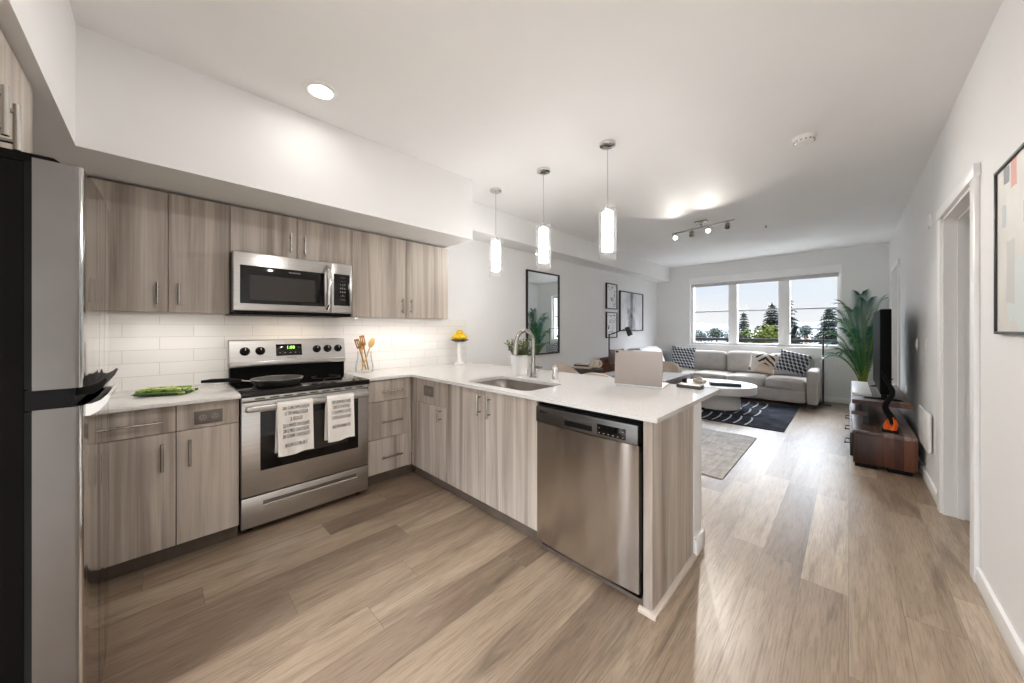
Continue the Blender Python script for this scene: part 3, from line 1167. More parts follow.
# drawer base right of range
XD = -2.66
t = thing('drawer_cabinet', (XL, 1.29, 0), 'greige three-drawer base cabinet right of the range', 'cabinet')
obj('body', MB().box(XL, XD - .022, 1.115, 1.475, .095, ZTOP), M['carc'], t)
obj('toe_kick', MB().box(XL + .02, XD - .06, 1.115, 1.545, 0, .095), M['toe'], t)
for (z0, z1, hz) in ((.668, ZTOP - .006, .748), (.372, .668, .505), (.098, .372, .222)):
    dw = panel('drawer', t, XD - .020, XD, 1.118, 1.468, z0 + G, z1 - G)
    pull(dw, (XD, 1.225, hz), (XD, 1.40, hz), (1, 0, 0))
obj('corner_post', MB().box(XD - .02, XD - .002, 1.47, 1.497, .095, ZTOP - .004), M['wood'], t)

# peninsula cabinets, fronts facing -Y
YP = 1.495
t = thing('narrow_cabinet', (-2.36, YP, 0), 'narrow greige corner cabinet with an outlet in its drawer front', 'cabinet')
obj('body', MB().box(-2.62, -2.150, YP + .022, 2.03, .095, ZTOP), M['carc'], t)
obj('filler_panel', MB().box(-2.655, -2.572, YP + .004, YP + .02, .095, ZTOP - .004), M['wood'], t)
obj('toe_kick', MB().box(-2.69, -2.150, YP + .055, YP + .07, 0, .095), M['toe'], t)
ff = panel('drawer', t, -2.568, -2.150 - G, YP, YP + .020, .650, ZTOP - .006)
outlet_duplex(ff, (-2.385, YP, .752), (1, 0, 0), (0, -1, 0), .135, .085)
dr = panel('door', t, -2.568, -2.150 - G, YP, YP + .020, .098, .646)
pull(dr, (-2.215, YP, .545), (-2.215, YP, .665 - .03), (0, -1, 0))
t = thing('sink_cabinet', (-1.71, YP, 0), 'wide two-door greige cabinet under the kitchen sink', 'cabinet')
obj('body', MB().box(-2.146, -1.262, YP + .022, 2.03, .095, .60).box(-2.146, -2.12, YP + .022, 2.03, .6, ZTOP).box(-1.29, -1.262, YP + .022, 2.03, .6, ZTOP), M['carc'], t)
obj('toe_kick', MB().box(-2.148, -1.26, YP + .055, YP + .07, 0, .095), M['toe'], t)
dr = panel('door', t, -2.146, -1.708 - G, YP, YP + .020, .098, ZTOP - .006)
pull(dr, (-1.755, YP, .672), (-1.755, YP, .815), (0, -1, 0))
dr = panel('door', t, -1.708 + G, -1.264, YP, YP + .020, .098, ZTOP - .006)
pull(dr, (-1.660, YP, .668), (-1.660, YP, .811), (0, -1, 0))
# end panel with shoe moulding
t = thing('end_panel', (-.62, 1.85, 0), 'greige laminate end panel closing the peninsula beside the dishwasher', 'panel')
obj('side_panel', MB().box(-.648, -.608, YP - .004, 2.038, 0, ZTOP, .0015, 1), M['wood'], t)
obj('shoe_moulding', MB().prism([(-.608, 0), (-.588, 0), (-.589, .012), (-.596, .019), (-.608, .021)], 'y', YP - .02, 2.038).prism([(YP - .004, 0), (YP - .022, 0), (YP - .021, .012), (YP - .014, .019), (YP - .004, .021)], 'x', -.665, -.588), plain('greige_moulding', rgb(196, 182, 168), .45), t)
# low wall behind the cabinets
structure('wall_peninsula', MB().box(XL, -.605, 2.045, 2.175, 0, ZTOP), M['wall'])
bboard('baseboard_peninsula', [(XL, -.591, 2.175, 2.188, 0, BH + .01), (-.605, -.591, 2.041, 2.188, 0, BH + .01)])

# ------------------------------------------------------------------ worktops
ZW = .864
obj('worktop', MB().box(XL, -2.515, YBK, .330, ZTOP, ZW, .003), M['quartz'], label='short white quartz worktop between refrigerator and range', cat='countertop', at=(-2.85, 0, ZTOP))


def slab_with_hole():
    mb = MB()
    bm = mb.bm
    xs0, xs1, ys0, ys1 = -2.01, -1.395, 1.562, 1.945
    # L-shaped outline and rounded sink hole
    outer = [(XL, 1.108), (-2.635, 1.108), (-2.635, 1.478), (-.582, 1.478), (-.582, 2.485), (XL, 2.485)]
    r = .06
    hole = []
    for (cx, cy, a0) in ((xs1 - r, ys1 - r, 0), (xs0 + r, ys1 - r, PI / 2), (xs0 + r, ys0 + r, PI), (xs1 - r, ys0 + r, 1.5 * PI)):
        for k in range(7):
            a = a0 + k * PI / 12
            hole.append((cx + r * math.cos(a), cy + r * math.sin(a)))
    t = bmesh.new()
    es = []
    for ring in (outer, hole):
        vs = [t.verts.new((x, y, ZW)) for x, y in ring]
        for i in range(len(vs)):
            es.append(t.edges.new((vs[i], vs[(i + 1) % len(vs)])))
    bmesh.ops.triangle_fill(t, use_beauty=True, use_dissolve=False, edges=es)
    ret = bmesh.ops.extrude_face_region(t, geom=t.faces[:])
    for g in ret['geom']:
        if isinstance(g, bmesh.types.BMVert):
            g.co.z = ZTOP
    bmesh.ops.recalc_face_normals(t, faces=t.faces)
    mb._merge(t)
    return mb, hole


slab, hole = slab_with_hole()
obj('worktop', slab, M['quartz'], label='long L-shaped white quartz worktop running onto the peninsula with sink', cat='countertop', at=(-1.8, 1.9, ZTOP), ang=20)
# sink
t = thing('kitchen_sink', (-1.70, 1.75, .66), 'undermount stainless steel sink set in the peninsula worktop', 'sink')
mb = MB()
bm = mb.bm
cxs = sum(h[0] for h in hole) / len(hole)
cys = sum(h[1] for h in hole) / len(hole)
rings = []
for (s, z) in ((1.03, ZTOP - .002), (1.0, ZTOP - .002), (.985, .72), (.96, .665), (.88, .650), (.3, .646), (.06, .644)):
    rings.append([bm.verts.new((cxs + (x - cxs) * s, cys + (y - cys) * s, z)) for x, y in hole])
for i in range(len(rings) - 1):
    n = len(hole)
    for k in range(n):
        bm.faces.new((rings[i][k], rings[i][(k + 1) % n], rings[i + 1][(k + 1) % n], rings[i + 1][k]))
bm.faces.new(rings[-1])
obj('basin', mb, M['sinksteel'], t, ang=50)
obj('drain', MB().lathe([(0, .001), (.03, .001), (.042, .004), (.045, .002), (.045, 0)], (cxs, cys, .645), 24), M['chrome'], t)
# faucet
fx, fy = -1.775, 2.055
t = thing('kitchen_faucet', (fx, fy, ZW), 'chrome gooseneck kitchen faucet behind the sink', 'faucet')
mb = MB()
mb.lathe([(0, 0), (.029, 0), (.029, .008), (.022, .014), (.020, .10), (.018, .11), (0, .11)], (fx, fy, ZW), 24)
pts = [(fx, fy, ZW + .10), (fx, fy, ZW + .20), (fx, fy, ZW + .275)]
for k in range(1, 15):
    a = k * PI * .97 / 14
    pts.append((fx - .004 * k * .3, fy - .088 * (1 - math.cos(a)), ZW + .275 + .094 * math.sin(a)))
mb.tube(pts, .0155, 16)
obj('neck', mb, M['nickel'], t)
e = pts[-1]
obj('spray_head', MB().cyl((e[0], e[1], e[2] + .01), (e[0] - .002, e[1] - .010, e[2] - .095), .0185, .021, 16).cyl((e[0] - .002, e[1] - .010, e[2] - .095), (e[0] - .002, e[1] - .0105, e[2] - .10), .016, .016, 16), M['nickel'], t)
obj('lever', MB().cyl((fx, fy, ZW + .078), (fx + .042, fy + .010, ZW + .080), .013, .012, 14).tube([(fx + .042, fy + .01, ZW + .08), (fx + .075, fy + .016, ZW + .082)], [.011, .008], 12), M['nickel'], t)
# air gap cap
t = thing('air_gap', (-1.535, 2.02, ZW), 'small chrome air gap cap on the worktop right of the faucet', 'fitting')
obj('cap', MB().lathe([(0, .098), (.021, .098), (.025, .093), (.025, .014), (0, .014)], (-1.535, 2.02, ZW), 24), M['chrome'], t)
obj('flange', MB().lathe([(0, .016), (.027, .014), (.029, .006), (.029, 0), (0, 0)], (-1.535, 2.02, ZW), 24), M['white'], t)

# backsplash
structure('wall_backsplash', MB().box(XL, XL + .010, YBK, 2.475, ZW, 1.350), M['tile'])


def wall_plate(name, c, u, nrm, lab, cat, kind='outlet', grp=None, w=.074, h=.118):
    t = thing(name, c, lab, cat, grp)
    c, u, nrm = Vector(c), Vector(u), Vector(nrm)
    R = Matrix((u, nrm, Vector((0, 0, 1)))).transposed().to_4x4()
    T = Matrix.Translation(c) @ R
    obj('plate', MB().box(-w / 2, w / 2, 0, .006, -h / 2, h / 2, .002, mat=T), M['white'], t)
    if kind == 'outlet':
        for s in (-1, 1):
            obj('socket', MB().cyl(T @ Vector((0, .005, s * .021)), T @ Vector((0, .0085, s * .021)), .0165, n=20), M['white'], t)
            mb = MB()
            for q in (-1, 1):
                mb.box(q * .006 - .001, q * .006 + .001, .008, .0092, s * .021 - .001, s * .021 + .007, mat=T)
            obj('slots', mb, M['slot'], t)
    else:
        n = max(1, round(w / .06))
        for k in range(n):
            o = (k - (n - 1) / 2) * .046
            obj('rocker', MB().box(o - .016, o + .016, .005, .011, -.033, .033, .003, mat=T), M['white'], t)
    return t


wall_plate('wall_outlet', (XL + .010, 1.60, 1.115), (0, 1, 0), (1, 0, 0), 'white outlet on the backsplash right of the utensil jar', 'outlet')
wall_plate('wall_outlet', (XL + .010, 2.40, 1.10), (0, 1, 0), (1, 0, 0), 'white outlet on the backsplash end behind the fruit stand', 'outlet')
wall_plate('light_switch', (XR, 4.95, 1.105), (0, 1, 0), (-1, 0, 0), 'white light switch on the right wall behind the television edge', 'switch', 'switch')
wall_plate('light_switch', (XR, 4.38, 1.12), (0, 1, 0), (-1, 0, 0), 'white light switch on right wall nearer the open doorway', 'switch', 'switch')
wall_plate('wall_outlet', (-.129, YB, .60), (1, 0, 0), (0, -1, 0), 'white outlet low on the window wall beside the palm', 'outlet')

# ------------------------------------------------------------------ refrigerator
FX0, FX1 = -2.25, -1.53
FH = 1.695
t = thing('refrigerator', ((FX0 + FX1) / 2, -.55, 0), 'stainless steel refrigerator with black side at the left edge', 'refrigerator')
obj('cabinet', MB().box(FX0 + .004, FX1 - .004, -.90, -.246, .03, FH - .012, .004).box(FX0 + .02, FX1 - .02, -.88, -.27, 0, .03), M['fblack'], t)
obj('hinge_cover', MB().prism([(-.90, FH - .012), (-.246, FH - .012), (-.19, FH + .003), (-.20, FH + .010), (-.90, FH + .010)], 'x', FX0 + .01, FX1 - .002), M['fblack'], t)


def fdoor(z0, z1):
    """door with a slightly bowed steel front, rounded corners"""
    mb = MB()
    pr = [(FX1, -.234), (FX1, -.165)]
    for k in range(1, 6):
        a = k * PI / 2 / 6
        pr.append((FX1 - .016 + .016 * math.cos(a), -.165 + .016 * math.sin(a)))
    for k in range(0, 13):
        s = k / 12
        x = FX1 - .016 - s * (FX1 - FX0 - .032)
        pr.append((x, -.149 + .014 * (1 - (2 * s - 1) ** 2)))
    for k in range(1, 6):
        a = PI / 2 - k * PI / 2 / 6
        pr.append((FX0 + .016 - .016 * math.cos(a), -.165 + .016 * math.sin(a)))
    pr += [(FX0, -.165), (FX0, -.234)]
    mb.prism(pr, 'z', z0, z1)
    return mb


for (z0, z1) in ((1.082, FH), (.06, 1.030)):
    mb = fdoor(z0, z1)
    dr = obj('door', mb, M['fsteel'], t, ang=25)
    dr.data.materials.append(M['fside'])
    for p in dr.data.polygons:
        if p.normal.x > .9:
            p.material_index = 1
    obj('gasket', MB().box(FX0 + .006, FX1 - .006, -.247, -.233, z0 + .004, z1 - .004), M['rubber'], dr)
obj('door_divider', MB().box(FX0 + .004, FX1 - .006, -.246, -.165, 1.030, 1.082), M['black'], t)
# scooped grips between the doors
gp = MB()
gp.prism([(-.168, 1.080), (-.140, 1.080), (-.122, 1.090), (-.112, 1.100), (-.108, 1.096), (-.116, 1.074), (-.134, 1.058), (-.168, 1.058)], 'x', FX0 + .30, FX1 - .03)
obj('upper_grip', gp, M['black'], t)
gp = MB()
gp.prism([(-.165, 1.030), (-.138, 1.030), (-.120, 1.038), (-.108, 1.052), (-.102, 1.049), (-.108, 1.028), (-.122, 1.008), (-.140, .996), (-.165, .996)], 'x', FX0 + .30, FX1 - .03)
obj('lower_grip', gp, M['chrome'], t, 'bright chrome grip under the black one')
obj('base_grille', MB().box(FX0 + .02, FX1 - .02, -.245, -.20, .0, .055), M['black'], t)

# ------------------------------------------------------------------ range
RX, RY0, RY1 = -2.590, .338, 1.100
t = thing('kitchen_range', (-2.85, .72, 0), 'freestanding stainless steel electric range between the base cabinets', 'range')
ZCK = .868
obj('body', MB().box(XL + .03, RX - .03, RY0, RY1, .035, .830), M['black'], t)
obj('side_panel', MB().box(XL + .03, RX - .004, RY0, RY0 + .004, .04, .832), M['darksteel'], t)
obj('side_panel', MB().box(XL + .03, RX - .004, RY1 - .004, RY1, .04, .832), M['darksteel'], t)
for y in (RY0 + .05, RY1 - .05):
    obj('foot', MB().cyl((RX - .08, y, 0), (RX - .08, y, .04), .018), M['black'], t)
    obj('foot', MB().cyl((XL + .1, y, 0), (XL + .1, y, .04), .018), M['black'], t)
dw = obj('storage_drawer', MB().box(RX - .03, RX, RY0 + .002, RY1 - .002, .038, .222, .004), M['steel'], t)
obj('grip_recess', MB().box(RX - .001, RX + .0015, RY0 + .11, RY1 - .09, .150, .184, .001), M['darksteel'], dw)
obj('drawer_grip', MB().prism([(RX, .148), (RX + .008, .154), (RX + .007, .164), (RX, .160)], 'y', RY0 + .108, RY1 - .088), M['chrome'], dw)
# oven door with window
od = obj('oven_door', MB().box(RX - .03, RX, RY0 + .002, RY1 - .002, .228, .800, .005), M['steel'], t)
wf = obj('window_glass', MB().box(RX - .004, RX + .003, RY0 + .095, RY1 - .075, .372, .735, .002), M['blackglass'], od)
obj('inner_window', MB().box(RX + .0025, RX + .0034, RY0 + .18, RY1 - .15, .43, .69), M['ovenwin'], wf)
hb = MB()
hb.soft(RX + .048, (RY0 + RY1) / 2, .765, .022, RY1 - RY0 - .03, .036, .010)
obj('oven_handle', hb.box(RX, RX + .042, RY0 + .05, RY0 + .085, .752, .778, .004).box(RX, RX + .042, RY1 - .085, RY1 - .05, .752, .778, .004), M['steel'], od)
vent = obj('vent_trim', MB().box(RX - .03, RX - .004, RY0 + .002, RY1 - .002, .803, .830, .003), M['steel'], t)
mb = MB()
for k in range(9):
    y = RY0 + .07 + k * .075
    mb.box(RX - .006, RX - .0035, y, y + .05, .812, .820)
obj('vent_slot', mb, M['slot'], vent)
ck = obj('cooktop', MB().box(XL + .07, RX + .012, RY0 - .006, RY1 + .006, .830, ZCK, .006), M['blackglass'], t)
for (x, y, r) in ((-2.76, .53, .105), (-2.76, .93, .085), (-2.98, .53, .075), (-2.98, .93, .10)):
    obj('burner_ring', MB().lathe([(r - .003, .0003), (r, .0006), (r + .003, .0003)], (x, y, ZCK), 40), M['marking'], ck)
# backguard
bgx = -3.055
back = obj('backguard', MB().prism([(XL + .012, ZCK - .02), (bgx - .012, ZCK - .02), (bgx - .012, .975), (XL + .012, .975)], 'y', RY0 + .004, RY1 - .004), M['matteblack'], t)
obj('backguard_lip', MB().box(XL + .012, bgx + .006, RY0 - .004, RY1 + .004, .972, 1.012, .008), M['steel'], back)
cpm = MB().prism([(XL + .012, 1.012), (bgx + .006, 1.012), (bgx - .026, 1.158), (bgx - .04, 1.166), (XL + .012, 1.166)], 'y', RY0, RY1)
cp = obj('control_panel', cpm, M['steel'], t)
sl = Vector((-.032, 0, .146)).normalized()
cn = Vector((.146, 0, .032)).normalized()
def cpt(y, z, o=0):
    f = (z - 1.012) / .146
    return Vector((bgx + .006 - .032 * f, y, z)) + cn * o
for y in (RY0 + .085, RY0 + .175, RY1 - .215, RY1 - .135, RY1 - .055):
    kb = MB().cyl(cpt(y, 1.085), cpt(y, 1.085, .012), .030, .028, 24).cyl(cpt(y, 1.085, .012), cpt(y, 1.085, .026), .025, .021, 24)
    T = Matrix.Translation(cpt(y, 1.085, .026)) @ Matrix((Vector((0, 1, 0)), cn, sl)).transposed().to_4x4()
    kb.box(-.005, .005, -.004, .006, -.019, .019, .002, mat=T)
    k = obj('knob', kb, M['black'], cp)
    obj('pointer', MB().box(-.0014, .0014, .0062, .0068, .002, .018, mat=T), M['white'], k)
T = Matrix.Translation(cpt((RY0 + RY1) / 2 - .025, 1.085, 0)) @ Matrix((Vector((0, 1, 0)), cn, sl)).transposed().to_4x4()
ds = obj('display', MB().box(-.085, .085, -.001, .003, -.043, .045, .002, mat=T), M['blackglass'], cp)
TT = T @ Matrix.Translation((0, .0035, 0)) @ Matrix.Rotation(PI / 2, 4, 'X')
# seen from the front +cn the local x axis runs to the right
TD = Matrix.Translation(cpt((RY0 + RY1) / 2 - .025, 1.085, .0035)) @ Matrix((Vector((0, 1, 0)), sl, cn)).transposed().to_4x4()
obj('clock_digits', MB().text('1:00', .032, TD @ Matrix.Translation((.01, .018, 0))), M['led'], ds)
dm = MB()
for k in range(4):
    dm.text('\u25a0' if False else '--', .016, TD @ Matrix.Translation((-.062 + k * .034, -.020, 0)))
dm.text('--', .016, TD @ Matrix.Translation((.065, .018, 0))).text('--', .016, TD @ Matrix.Translation((-.062, .016, 0))).text('-', .016, TD @ Matrix.Translation((.068, -.02, 0)))
obj('button_marks', dm, M['white'], ds)
obj('maker_mark', MB().text('FRIGIDAIRE', .012, Matrix.Translation(cpt((RY0 + RY1) / 2 - .01, 1.028, .0006)) @ Matrix((Vector((0, 1, 0)), sl, cn)).transposed().to_4x4()), plain('grey_print', rgb(96, 92, 88), .5), cp)

# frying pan
pc = Vector((-2.745, .555, ZCK))
t = thing('frying_pan', pc, 'steel frying pan with black handle on the range cooktop', 'pan')
obj('pan_inside', MB().lathe([(0, .0065), (.112, .0065), (.120, .013), (.1445, .0472), (.1425, .0475), (.118, .0145), (.111, .0075), (0, .0075)], pc + Vector((0, 0, .002)), 48), plain('dark_nonstick', (.05, .047, .045, 1), .35, var=.15), t)
obj('pan_body', MB().lathe([(0, .004), (.109, .004), (.119, .010), (.144, .046), (.147, .048), (.149, .046), (.124, .006), (.114, 0), (0, 0)], pc + Vector((0, 0, .002)), 48), plain('worn_pan_steel', (.33, .315, .30, 1), .30, 1, var=.1), t)
hd = MB()
hdir = Vector((.05, -1, 0)).normalized()
hd.tube([pc + hdir * .139 + Vector((0, 0, .040)), pc + hdir * .20 + Vector((0, 0, .052))], .009, 10)
hs_ = obj('handle_bracket', hd, M['chrome'], t)
hd = MB().tube([pc + hdir * .195 + Vector((0, 0, .051)), pc + hdir * .26 + Vector((0, 0, .062)), pc + hdir * .34 + Vector((0, 0, .066)), pc + hdir * .385 + Vector((0, 0, .066))], [.009, .012, .012, .008], 12)
obj('handle', hd, M['black'], t)


# tea towels draped over the oven handle
def towel(name, y0, y1, zb_f, zb_b, lab, lines, seed):
    rnd = random.Random(seed)
    xh, zh = RX + .048, .765
    t = thing(name, (xh, (y0 + y1) / 2, zh), lab, 'towel', 'tea towels on the oven handle')
    prof = []
    n1 = 14
    for k in range(n1 + 1):
        z = zb_b + (zh - zb_b) * k / n1
        prof.append((xh - .0185, z))
    for k in range(1, 8):
        a = PI - k * PI / 8
        prof.append((xh + .0185 * math.cos(a), zh + .0235 * math.sin(a)))
    for k in range(n1 + 1):
        z = zh - (zh - zb_f) * k / n1
        prof.append((xh + .0185 + .006 * (k / n1), z))
    mb = MB()
    bm = mb.bm
    N = 16
    rows = []
    for i, (x, z) in enumerate(prof):
        f = max(0, (zh - z) / (zh - zb_f))
        front = i > n1 + 4
        rows.append([bm.verts.new((x + (.003 * math.sin(k * .9 + 1) * f if front else 0), y0 + (y1 - y0) * k / N + (.004 * f if front else -.006 * f), z - (.006 * math.sin(k * .35) * f))) for k in range(N + 1)])
    for i in range(len(rows) - 1):
        for k in range(N):
            bm.faces.new((rows[i][k], rows[i][k + 1], rows[i + 1][k + 1], rows[i + 1][k]))
    bmesh.ops.recalc_face_normals(bm, faces=bm.faces)
    geom = bmesh.ops.solidify(bm, geom=bm.faces[:], thickness=.002)
    cl = obj('cloth', mb, M['towel'], t, ang=60)
    wmax = (y1 - y0) * .86
    z = zh - .012
    for (body, size, gap) in lines:
        z -= gap
        x = xh + .0185 + .006 * (zh - z) / (zh - zb_f) + .0046
        T = Matrix.Translation((x, (y0 + y1) / 2 + .003, z)) @ Matrix((Vector((0, 1, 0)), Vector((0, 0, 1)), Vector((1, 0, 0)))).transposed().to_4x4()
        w_est = len(body) * size * .6
        tx = MB().text(body, size * 1.06, T, .0004, sx=min(.66, wmax * .90 / (w_est * 1.06)))
        obj('printed_line', tx, M['ink'], cl)


towel('tea_towel', .508, .706, .455, .470, 'longer cream tea towel with printed recipe, left on oven handle',
      [('200 G BROWN SUGAR', .026, .006), ('1/2 TSP VANILLA SUGAR', .030, .034), ('2 EGGS', .030, .036), ('225 G WHITE CHOCOLATE', .030, .040), ('200 G MILK CHOCOLATE', .030, .033), ('200 G DARK CHOCOLATE', .030, .033), ('BAKE FOR 12-15 MIN, 180 \u00b0C', .030, .056)], 3)
towel('tea_towel', .792, .968, .478, .484, 'shorter cream tea towel with printed recipe, right on oven handle',
      [('150 G ALMOND FLAKES', .030, .012), ('200 G RAISINS', .030, .034), ('1 CHOPPED DATES', .030, .036), ('3 CUPS ACACIA HONEY', .030, .036), ('BAKE FOR 120 MIN AT 120', .030, .060)], 5)

# ------------------------------------------------------------------ microwave
MX, MY0, MY1, MZ0, MZ1 = -2.775, .322, 1.052, 1.352, 1.742
t = thing('microwave', (-2.97, .70, MZ0), 'over-the-range stainless steel microwave under the short wall cabinet', 'microwave')
obj('body', MB().box(XL + .012, MX - .04, MY0, MY1, MZ0, MZ1), M['darksteel'], t)
ysp = .900
md = obj('door', MB().box(MX - .04, MX, MY0 + .001, ysp - .001, MZ0 + .012, MZ1, .006), M['steel'], t)
dg = obj('door_glass', MB().box(MX - .003, MX + .003, MY0 + .036, ysp - .045, MZ0 + .058, MZ1 - .085, .003), M['blackglass'], md)
obj('mesh_window', MB().box(MX + .0025, MX + .0036, MY0 + .085, ysp - .11, MZ0 + .085, MZ1 - .145), M['ovenwin'], dg)
hp = [(MX + .004, ysp - .030, MZ0 + .045), (MX + .040, ysp - .030, MZ0 + .075), (MX + .050, ysp - .030, MZ0 + .18), (MX + .050, ysp - .030, MZ0 + .24), (MX + .040, ysp - .030, MZ1 - .065), (MX + .004, ysp - .030, MZ1 - .035)]
obj('handle', MB().tube(hp, [.015, .0155, .0165, .0165, .0155, .015], 14), M['chrome'], md)
pn = obj('control_panel', MB().box(MX - .04, MX, ysp + .001, MY1 - .001, MZ0 + .012, MZ1, .006), M['steel'], t)
kp = obj('keypad', MB().box(MX - .002, MX + .002, ysp + .018, MY1 - .018, MZ0 + .07, MZ1 - .08, .002), M['blackglass'], pn)
km = MB()
TK = Matrix.Translation((MX + .0024, 0, 0)) @ Matrix((Vector((0, 1, 0)), Vector((0, 0, 1)), Vector((1, 0, 0)))).transposed().to_4x4()
keys = ['-- --', '- - -', '1 2 3', '4 5 6', '7 8 9', '- 0 -', '-- --']
for i, kk in enumerate(keys):
    km.text(kk, .020, TK @ Matrix.Translation(((ysp + MY1) / 2 + .005, MZ1 - .105 - i * .028, 0)), .0003)
obj('key_marks', km, plain('grey_key_print', rgb(180, 176, 172), .5), kp)
obj('maker_mark', MB().text('FRIGIDAIRE', .014, TK @ Matrix.Translation(((MY0 + ysp) / 2 + .05, MZ1 - .108, .0012)), .0003), plain('grey_key_print', rgb(180, 176, 172), .5), dg)
obj('vent_grille', MB().box(XL + .012, MX - .03, MY0, MY1, MZ0 - .012, MZ0 + .003).box(MX - .035, MX - .004, MY0 + .01, MY1 - .01, MZ0, MZ0 + .011), M['black'], t)
area('hood_lamp', (-2.93, .70, MZ0 - .016), LP['hood'], .12, (1, .86, .70), shape='RECTANGLE', size_y=.40)

# ------------------------------------------------------------------ dishwasher
DX0, DX1 = -1.258, -.668
t = thing('dishwasher', ((DX0 + DX1) / 2, 1.8, 0), 'stainless steel dishwasher at the end of the peninsula', 'dishwasher')
obj('tub', MB().box(DX0 + .004, DX1 - .002, YP + .03, 2.03, .02, ZTOP - .004), M['black'], t)
obj('kick_plate', MB().box(DX0 + .004, DX1 + .015, YP + .045, YP + .06, 0, .125), M['black'], t)
obj('toe_strip', MB().box(DX0 + .004, DX1 + .016, YP + .030, YP + .044, 0, .032), M['toe'], t)
dd = MB()
# door front with very slight bow so that it catches vertical highlights
NB = 24
pr = [(DX0, YP + .03)]
for k in range(NB + 1):
    s = k / NB
    pr.append((DX0 + (DX1 - DX0) * s, YP - .004 - .010 * (1 - (2 * s - 1) ** 2)))
pr.append((DX1, YP + .03))
dd.prism(pr, 'z', .060, .722)
dr = obj('door', dd, M['dwsteel'], t, ang=30)
cpn = obj('control_panel', MB().box(DX0, DX1, YP - .016, YP + .03, .726, .815, .004), M['darksteel'], t)
obj('pocket_handle', MB().box(DX0 + .195, DX0 + .36, YP - .0172, YP - .010, .742, .776, .002), M['black'], cpn)
obj('pocket_lip', MB().prism([(YP - .0168, .768), (YP - .021, .780), (YP - .018, .788), (YP - .014, .788)], 'x', DX0 + .192, DX0 + .363), M['darksteel'], cpn)
kp = obj('button_panel', MB().box(DX0 + .388, DX0 + .535, YP - .0178, YP - .012, .738, .788, .001), M['blackglass'], cpn)
km = MB()
TP = Matrix.Translation((0, YP - .0182, 0)) @ Matrix((Vector((1, 0, 0)), Vector((0, 0, 1)), Vector((0, -1, 0)))).transposed().to_4x4()
for k in range(6):
    km.text('-', .03, TP @ Matrix.Translation((DX0 + .400 + k * .024, .749, 0)), .0002)
km.text('--', .016, TP @ Matrix.Translation((DX0 + .52, .775, 0)), .0002).text('-', .02, TP @ Matrix.Translation((DX0 + .40, .772, 0)), .0002)
obj('button_marks', km, plain('grey_key_print', rgb(180, 176, 172), .5), kp)
obj('maker_mark', MB().text('BEKO', .02, TP @ Matrix.Translation((DX0 + .055, .787, .0016 - .002)), .0004), M['black'], cpn)

# ------------------------------------------------------------------ things on the worktops
# folded green cloth
t = thing('pot_holder', (-2.87, .03, ZW), 'folded green patterned cloth on the short worktop', 'cloth')
TC = Matrix.Translation((-2.86, .03, ZW)) @ Matrix.Rotation(math.radians(62), 4, 'Z')
obj('lower_fold', MB().soft(0, 0, .0115, .23, .16, .014, .006, (0, 0, .003), mat=TC), M['greencloth'], t)
obj('upper_fold', MB().soft(-.01, .004, .0285, .20, .145, .013, .006, (0, 0, .004), mat=TC @ Matrix.Rotation(.08, 4, 'Z')), M['greencloth'], t)
rp = [TC @ Vector(p) for p in ((.09, -.078, .012), (.02, -.083, .013), (-.04, -.084, .013), (-.10, -.080, .012), (-.115, -.07, .012), (-.116, 0, .012), (-.112, .07, .012))]
obj('binding', MB().tube(rp, .006, 8), M['greenedge'], t)

# utensil jar
jc = Vector((-3.035, 1.255, ZW))
t = thing('utensil_jar', jc, 'clear glass jar holding wooden utensils beside the range', 'jar')
obj('glass', MB().lathe([(0, .004), (.066, .004), (.072, .010), (.070, .06), (.058, .12), (.052, .160), (.056, .185), (.059, .185), (.056, .158), (.062, .12), (.074, .06), (.076, .008), (.070, 0), (0, 0)], jc + Vector((0, 0, .001)), 32), M['jar'], t)
U = [('wooden_spatula', (-.02, .025, .02), (.01, -.072, .29), 'slat', M['spoon'], 'dark wooden slotted spatula leaning left in glass jar'),
     ('wooden_turner', (.0, .035, .02), (-.01, -.020, .32), 'slat', M['spoon'], 'upright wooden turner in glass jar, tallest of the bunch'),
     ('wooden_spoon', (.015, -.03, .02), (.028, .066, .30), 'spoon', M['spoon2'], 'pale wooden spoon leaning right in glass jar'),
     ('wooden_spoon', (-.026, -.004, .018), (-.036, -.008, .27), 'spoon', M['spoon2'], 'pale wooden spoon behind the spatulas in glass jar')]
for (nm, a, b, kd, mt, lab) in U:
    a, b = jc + Vector(a), jc + Vector(b)
    d = (b - a)
    ut = thing(nm, a, lab, 'utensil')
    e = a + d * .72
    obj('handle', MB().tube([a, a + d * .4, e], [.006, .0055, .006], 8), mt, ut)
    q = d.to_track_quat('Z', 'X').to_matrix().to_4x4()
    yaw = Matrix.Rotation(-.7 if kd == 'slat' else .0, 4, 'Z')
    T = Matrix.Translation(e) @ q
    L = d.length * .28
    # face the blade towards the room
    dn = d.normalized()
    face = Vector((.75, -.6, 0))
    face = (face - dn * face.dot(dn)).normalized()
    T = Matrix.Translation(e) @ Matrix((dn.cross(face), face, dn)).transposed().to_4x4()
    if kd == 'slat':
        bl_ = MB()
        for k in (-1, 0, 1):
            bl_.box(k * .0155 - .005, k * .0155 + .005, -.003, .003, .012, L, .001, mat=T)
        bl_.box(-.021, .021, -.003, .003, L - .014, L + .004, .001, mat=T).box(-.020, .020, -.003, .003, -.002, .018, .002, mat=T)
        obj('blade', bl_, mt, ut)
    else:
        obj('bowl', MB().ball((0, 0, L * .5), 1, (.026, .008, L * .55), 16, 10, mat=T), mt, ut)

